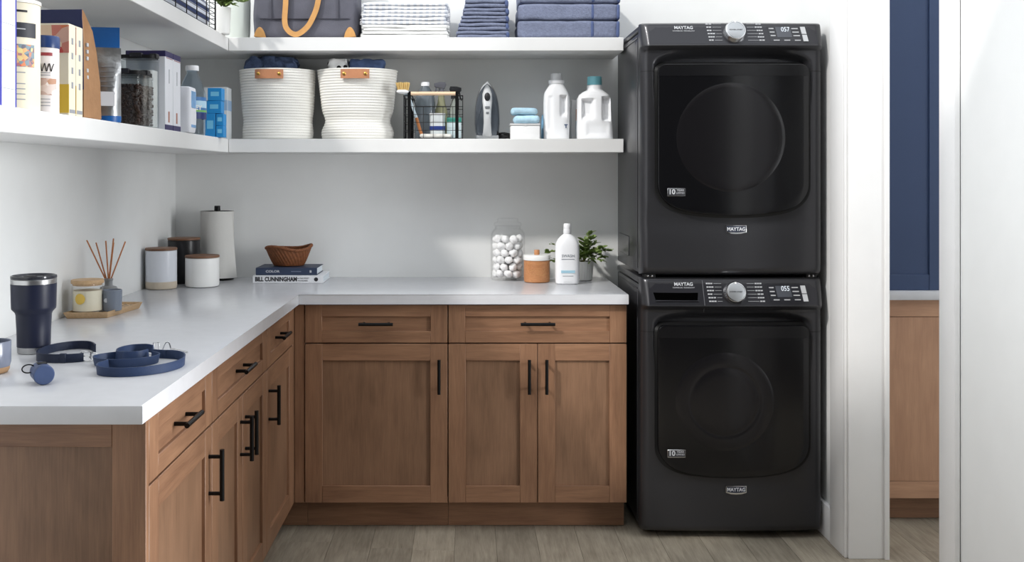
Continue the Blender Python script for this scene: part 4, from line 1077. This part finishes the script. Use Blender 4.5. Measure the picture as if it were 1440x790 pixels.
for k in range(5):
    zz = .105+k*.018+(.014 if k > 1 else 0)
    obj('printed_letter', G().box(.076, .0815, -.026, -.016, zz, zz+.010, .001, 1), M_print, t)
# pouches
def pouch(label, x, D, w, d, h, m, top, mt, bot=None, mb=None, rz=0):
    t = thing('foil_pouch', label, 'pouch', (x, Y(D), ZL), rz)
    lv = [(0, w*.92, d), (.008, w, d*1.05), (h*.35, w, d), (h*.7, w, d*.55), (h*.9, w, d*.12), (h, w, d*.06)]
    def ring(z, ww, dd): return [(-ww, -dd*.2, z), (-ww*.6, -dd*.85, z), (0, -dd, z), (ww*.6, -dd*.85, z), (ww, -dd*.2, z), (ww, dd*.2, z), (ww*.6, dd*.85, z), (0, dd, z), (-ww*.6, dd*.85, z), (-ww, dd*.2, z)]
    full = spline([(a, b, c) for a, b, c in lv], 5)
    def sub(z0, z1, k): return [ring(v[0], v[1]*k, v[2]*k) for v in full if z0-1e-6 <= v[0] <= z1+1e-6]
    ob = obj('pouch_body', G().rings(sub(0, h, 1)), m, t, 50)
    if top: obj('top_panel', G().rings(sub(h*top, h, 1.012)), mt, t, 50)
    if bot: obj('bottom_panel', G().rings(sub(0, h*bot, 1.012)), mb, t, 50)
    return t
M_foil = mat('silver_foil', (176,178,180), .28, .75, var=.2, vs=30, bump=.5, bs=35); M_bluep = mat('blue_foil', (28,96,168), .35, bump=.3, bs=40)
t = pouch('silver foil pouch with blue foot leaning by the paper bag', -1.017, 2.880, .034, .026, .212, M_foil, 0, None, .14, M_bluep, 18)
obj('printed_label', G().box(-.022, .018, -.0285, -.0262, .045, .085), M_cw, t)
for k in range(5): obj('printed_line', G().box(-.020, .016, -.0245+.0024*k, -.0180+.0024*k, .100+k*.014, .1012+k*.014), M_grayp, t)
pouch('bright blue pouch standing behind the silver foil pouch', -1.085, 2.985, .062, .030, .285, M_bluep, 0, None, .55, mat('pouch_pale', (196,204,210), .4), 6)
# clear storage containers
def keeper(label, x0, x1, D0, D1, h, mfill, fh, fname, flabel, kern=None):
    t = thing('storage_container', label, 'container', ((x0+x1)/2, Y((D0+D1)/2), ZL), 0, 'clear containers with black lids'); w, d = (x1-x0)/2, (D1-D0)/2
    p = 5
    obj('clear_body', G().loft([(0, 0, 0, w*.97, d*.97, p), (.003, 0, 0, w, d, p), (h-.026, 0, 0, w, d, p), (h-.026, 0, 0, w-.002, d-.002, p), (.0045, 0, 0, w-.002, d-.002, p)], 48), M_plastic, t)
    obj('lid', G().loft([(h-.0255, 0, 0, w+.001, d+.001, p), (h-.0185, 0, 0, w+.001, d+.001, p)], 40), M_plastic, t)
    obj('seal', G().loft([(h-.018, 0, 0, w-.002, d-.002, p), (h-.006, 0, 0, w-.002, d-.002, p)], 40), M_rub, t)
    obj('latch', G().soft(-.020, .020, -d-.003, -d+.020, h-.016, h, .003, 5), M_dark, t)
    obj('latch', G().soft(w-.022, w+.003, -.016, .016, h-.016, h, .003, 5), M_dark, t)
    if kern:
        rk = random.Random(8); g = G()
        for i in range(420):
            f = rk.random(); z = rk.uniform(.008, fh)
            if f < .5: c = (rk.uniform(-w+.007, w-.007), -d+.0085, z)
            elif f < .85: c = (w-.0085, rk.uniform(-d+.007, d-.007), z)
            else: c = (rk.uniform(-w+.008, w-.008), rk.uniform(-d+.008, d-.008), fh)
            r = kern*rk.uniform(.8, 1.1); g.ball(c, (r, r*.8, r*.75), 7, 5)
        g.loft([(.006, 0, 0, w-.009, d-.009, 5), (fh-.001, 0, 0, w-.009, d-.009, 5)], 24)
    else: g = G().loft([(.0055, 0, 0, w-.004, d-.004, 5), (fh, 0, 0, w-.004, d-.004, 5)], 40)
    f = obj(fname, g, mfill, None, 60); f.location = t.location; tag(f, flabel, fname.replace('_', ' ')); stuff(f)
    return t
keeper('square clear container with black latched lid full of dark beans', -1.110, XS+.001, 3.105, 3.255, .178, mat('coffee_bean', (58,38,28), .4, var=.3, vs=60), .128, 'coffee_beans', 'dark brown coffee beans inside the clear container', .0058)
keeper('taller clear container with black lid holding white powder', -1.128, XS-.012, 3.275, 3.352, .246, mat('flour', (236,234,230), .9), .19, 'flour', 'white flour inside the taller clear container')
for k, (a, b) in enumerate(((3.362, 3.450), (3.454, 3.542))):
    pr = [('f', 0, 1, .93, 1, M_pur), ('s', 0, 1, .93, 1.0, M_pur), ('s', 0, 1, 0, .07, M_pur), ('t', 0, 1, 0, 1, M_pur), ('s', .1, .95, .915, .922, mat('red_print', (150,60,66))), ('s', .40, .56, .10, .24, mat('rust_print', (170,110,90), .6)), ('s', .48, .54, .60, .78, M_grayp)]
    carton('purple_top_box', ('white box with purple top next to the clear containers', 'white box with purple top next to the water bottle')[k], -1.13, XS, a, b, .262, M_cw, pr, 'box', 'white boxes with purple tops')
t = thing('snack_packet', 'white packet with blue picture in front of the water bottle', 'packet', (-1.008, Y(3.64), ZL))
obj('packet', G().soft(-.030, .028, -.045, .045, 0, .165, .010, 8, .002, 18, 4), M_cw, t)
obj('printed_panel', G().box(.0268, .0292, -.030, .030, .090, .150, .001, 1), mat('sky_photo', (120,166,212), .5, var=.2, vs=30), t)
obj('printed_panel', G().box(.0268, .0290, -.030, .030, .020, .030), mat('sky_photo', (120,166,212)), t)
# water bottle
t = thing('water_bottle', 'large clear plastic water bottle with white cap and blue label', 'bottle', (-1.036, Y(3.83), ZL))
prof = [(.044, 0), (.049, .004), (.050, .02), (.049, .05), (.050, .055), (.050, .150), (.047, .168), (.036, .200), (.024, .226), (.020, .236), (.020, .246)]
obj('body', G().lathe(prof+[(r-.0015, z) for r, z in prof[::-1][:-1]]+[(0, .0015)], 44), thin_glass('bottle_plastic', (243,248,252), .03), t)
obj('cap', G().lathe([(.024, .243), (.0245, .245), (.0245, .260), (.023, .262), (0, .262)], 32), M_jug, t)
arc_label('label', .0512, .060, .142, -170, 60, mat('label_blue', (70,120,176), .4), t, n=40)
arc_label('label_band', .0517, .102, .128, -170, 60, mat('label_pale', (178,212,232), .4), t, n=40)
arc_label('label_band', .0517, .086, .093, -130, 20, mat('label_green', (120,180,90), .4), t, n=30)
arc_label('label_band', .0516, .060, .084, -170, 60, mat('label_navy', (36,52,110), .4), t, n=40)
th = math.radians(-58)
text('label_text', 'KEY', .024, (.0523*math.cos(th), .0523*math.sin(th), .101), M_jug, t, (PI/2, 0, th+PI/2), bold=.0008)
# little blue cartons in the corner
M_bb = mat('bright_blue', (38,140,206), .45); M_bl2 = mat('blue_logo', (120,196,232), .5)
def bluebox(label, x, D, z, w, d, h, rz=0):
    t = thing('blue_carton', label, 'box', (x, Y(D), z), rz, 'small bright blue cartons')
    obj('carton', G().box(-w/2, w/2, -d/2, d/2, 0, h, .0015, 1), M_bb, t)
    obj('printed_mark', G().box(-w*.28, w*.30, -d/2-.0006, -d/2+.001, h*.35, h*.7), M_bl2, t)
bluebox('bright blue carton in the bottom row beside the water bottle', X(297.5, 4.06), 4.06, ZL, .042, .05, .095)
bluebox('bright blue carton in the bottom row closest to shelf edge', X(311, 4.06), 4.06, ZL, .030, .05, .046)
bluebox('bright blue carton stacked second in the near edge pile', X(311, 4.06), 4.06, ZL+.0465, .030, .05, .047)
bluebox('bright blue carton third from shelf in the corner pile', X(303, 4.06), 4.06, ZL+.0955, .058, .05, .050)
bluebox('topmost bright blue carton in the corner pile', X(304, 4.06), 4.06, ZL+.146, .056, .05, .050)
carton('pale_carton', 'pale grey carton standing in the shelf corner behind blue cartons', -1.095, -.996, 4.22, 4.30, .215, mat('pale_card', (208,212,214), .6), [('f', .1, 1, .55, .75, mat('soft_blue', (150,176,204), .6)), ('s', .1, 1, .55, .75, mat('soft_blue', (150,176,204)))], 'box')

# ---------------------------------------------------------------- upper shelves
t = thing('upper_wire_basket', 'black wire basket with striped cloth on the upper left shelf', 'basket', (0, 0, ZU))
bx0, bx1, by0, by1, bh = -1.24, SX-.004, Y(3.18), Y(4.0), .13
g = G()
for y in (by0, by1):
    for k in range(7): z = .003+(bh-.003)*k/6; g.tube([(bx0, y, z), (bx1, y, z)], .0013, 5)
    for k in range(12): x = bx0+(bx1-bx0)*k/11; g.tube([(x, y, .003), (x, y, bh)], .0013, 5)
for x in (bx0, bx1):
    for k in range(9): z = .003+(bh-.003)*k/8; g.tube([(x, by0, z), (x, by1, z)], .0013, 5)
    for k in range(7): y = by0+(by1-by0)*k/6; g.tube([(x, y, .003), (x, y, bh)], .0022, 5)
stuff(obj('wire_mesh', g, M_black, t))
for x in (bx0, bx1):
    for y in (by0, by1): obj('corner_post', G().tube([(x, y, .001), (x, y, bh+.002)], .0032, 8), M_black, t)
obj('top_rim', G().tube([(bx0, by0, bh), (bx1, by0, bh), (bx1, by1, bh), (bx0, by1, bh)], .003, 8, True), M_black, t)
def stripes(name, c0, c1, scale, axis='Z'):
    m = mat(name, c0, .9, bump=.3, bs=240); nt = m.node_tree; N = nt.nodes; L = nt.links; p = N['Principled BSDF']
    tc = N.new('ShaderNodeTexCoord'); w = N.new('ShaderNodeTexWave'); w.bands_direction = axis; w.inputs['Scale'].default_value = scale; w.inputs['Distortion'].default_value = .6
    L.new(tc.outputs['Object'], w.inputs['Vector']); r = N.new('ShaderNodeValToRGB'); r.color_ramp.elements[0].position = .45; r.color_ramp.elements[1].position = .6
    r.color_ramp.elements[0].color = lin(c0); r.color_ramp.elements[1].color = lin(c1); L.new(w.outputs['Fac'], r.inputs[0]); L.new(r.outputs[0], p.inputs['Base Color']); return m
M_str = stripes('navy_stripe', (224,228,238), (58,70,108), 9)
tag(obj('striped_cloth', G().soft(bx0+.012, bx1-.010, by0+.02, by1-.018, ZU+.006, ZU+.11, .03, 16, .006, 10, 6), M_str, None, 80), 'navy and white striped cloth folded inside upper wire basket', 'cloth')
t = thing('herb_pot', 'small white ceramic pot with green leaves in the shelf corner', 'plant', (X(313, 4.12), Y(4.12), ZU))
obj('pot', G().lathe([(.026, 0), (.029, .003), (.034, .10), (.034, .108), (.031, .108), (.030, .095), (0, .092)], 32), M_ceram, t)
obj('soil', G().lathe([(0, .090), (.0295, .090), (.0295, .0955), (0, .097)], 20), mat('soil', (60,48,38)), t)
grow(t, (0, 0, .095), [(.06, -.03, .05, .01), (.04, -.05, .07, 0), (-.03, -.05, .06, 0), (.08, -.02, .035, .02), (.02, .02, .1, 0), (-.05, 0, .08, 0), (.05, -.04, .02, .02)], random.Random(8))
t = thing('pale_vase', 'pale frosted vase beside the canvas bag on the upper shelf', 'vase', (X(334, 4.30), Y(4.315), ZU))
obj('vase_body', G().lathe([(.044, 0), (.048, .004), (.051, .05), (.052, .16), (.046, .24), (.038, .27), (.035, .27), (.042, .24), (.048, .16), (.045, .01), (0, .008)], 40), mat('frost_vase', (226,232,226), .35, trans=.25, ior=1.3), t)

# canvas bag
t = thing('canvas_bag', 'grey canvas tote bag with tan leather strap and corners', 'bag', (X(431.5, 4.29), -.170, ZU))
M_can = mat('grey_canvas', (92,92,102), .85, bump=.3, bs=260, var=.1, vs=14)
bw, bd = .218, .095
g = G().soft(-bw, bw, -bd, bd, 0, .34, .024, 22, .007, 9, 7)
obj('canvas_body', g, M_can, t, 80)
for s in (-1, 1):
    out_ = [(s*(bw-.052), .001)]+[(s*(bw-.052+.052*(1-math.cos(PI/2*k/8))*1.0), .001+.048*math.sin(PI*k/16)) for k in range(1, 9)]+[(s*(bw-.002), .030), (s*(bw-.004), .001)]
    pts = [(s*(bw-.055+.05*u), .002+.046*math.sin(PI*min(1, u*.98))**.7) for u in [k/12 for k in range(13)]]
    obj('leather_corner', G().prism(pts, -bd-.0045, -bd+.022, 'y', .0015), M_tan, t)
g = G()
ribpts = spline([(-.075, -bd-.013, .36), (-.078, -bd-.013, .16), (-.082, -bd-.014, .07), (-.068, -bd-.016, .032), (-.035, -bd-.018, .0145), (.0, -bd-.016, .034), (.030, -bd-.014, .075), (.058, -bd-.013, .16), (.078, -bd-.013, .36)], 8)
R = []
for i, p in enumerate(ribpts):
    d = (ribpts[min(i+1, len(ribpts)-1)]-ribpts[max(i-1, 0)]).normalized(); nn = Vector((d.z, 0, -d.x))*.011
    R.append([tuple(p+nn+Vector((0, .002, 0))), tuple(p+nn-Vector((0, .002, 0))), tuple(p-nn-Vector((0, .002, 0))), tuple(p-nn+Vector((0, .002, 0)))])
obj('strap', g.rings(R), M_tan, t)
obj('seam', G().box(-bw+.03, bw-.03, -bd-.0055, -bd+.004, .082, .0835), mat('seam_thread', (74,74,84), .8), t)
for s in (-1, 1): obj('side_tab', G().box(s*.140-.0008, s*.140+.0008, -bd-.0055, -bd+.004, .084, .33), mat('seam_thread', (74,74,84)), t)

# towels
def towel(name, label, x0, x1, z0, z1, m, group, seed, y0=-.292, y1=-.03, amp=.003, fringe=None, band=None, mb=None, layers=1):
    cx = (x0+x1)/2; w = (x1-x0)/2; yc = (y0+y1)/2; d = (y1-y0)/2
    t = thing(name, label, 'towel', (cx, yc, z0), 0, group); h = z1-z0
    for k in range(layers):
        a, b = h*k/layers, h*(k+1)/layers
        obj('fold', G().soft(-w+.002*((seed+k) % 3), w-.003*((seed+k*2) % 3), -d+.002*((k+seed) % 2), d, a, b, min((b-a)*.46, .014), 14, amp, 14, seed+k*3), m, t, 80)
    if fringe:
        rf = random.Random(seed); g = G()
        for k in range(40):
            y = -d+.006+2*(d-.008)*k/40; z = rf.uniform(.15, .85)*h
            for s in (-1, 1): g.tube([(s*(w-.004), y, z), (s*(w+.006), y+rf.uniform(-.003, .003), z-rf.uniform(0, .006))], .0011, 4)
        stuff(obj('fringe', g, m, t))
    if band:
        for xb_ in band:
            obj('woven_band', G().soft(xb_-.007, xb_+.007, -d-.0025, d-.01, h*.02, h*.99, min(h*.44, .012), 8, amp*.3, 14, seed), mb, t, 80)
    return t
M_tw = mat('white_terry', (240,240,238), .95, bump=.5, bs=180); M_tws = stripes('grey_stripe_towel', (238,238,240), (214,218,226), 12, 'X')
M_tb = mat('blue_terry', (118,125,148), .95, bump=.7, bs=170, var=.12, vs=90); M_tbb = mat('blue_band', (80,94,134), .8, bump=.3)
zz = ZU
labs = ['plain white folded towel lowest in the white stack', 'plain white folded towel second in the white stack', 'white towel with faint grey stripes third in stack', 'white towel with grey stripes fourth in stack', 'white towel with grey stripes at the top of stack']
for k, h in enumerate((.028, .028, .031, .031, .030)):
    dx = (0, .004, -.002, .003, .005)[k]
    towel('white_towel', labs[k], -.436+dx, -.078+dx*.4, zz+.0005, zz+h, M_tw if k < 2 else M_tws, 'white towels', k+1, fringe=True, layers=2); zz += h
zz = ZU
labs = ['blue washcloth at the very bottom of the small stack', 'blue washcloth second from bottom of the small stack', 'blue washcloth third from bottom of the small stack', 'blue washcloth fourth from bottom of the small stack', 'blue washcloth on top of the small stack']
xl = (-.042, -.036, -.026, -.016, -.010)
for k, h in enumerate((.030, .034, .030, .032, .036)):
    towel('blue_washcloth', labs[k], xl[k], .180-.002*k, zz+.0005, zz+h, M_tb, 'blue washcloths', k+11, layers=2, amp=.004, band=[.104-.004*k], mb=M_tbb); zz += h
zz = ZU
labs = ['thick blue bath towel at the bottom beside the dryer', 'thick blue bath towel in the middle of its pile', 'thick blue bath towel uppermost beside the dryer']
for k, h in enumerate((.073, .070, .070)):
    towel('bath_towel', labs[k], .214, .640+.003*(k-1), zz+.0005, zz+h, M_tb, 'thick blue bath towels', k+21, amp=.004, band=[.100, .207], mb=M_tbb); zz += h
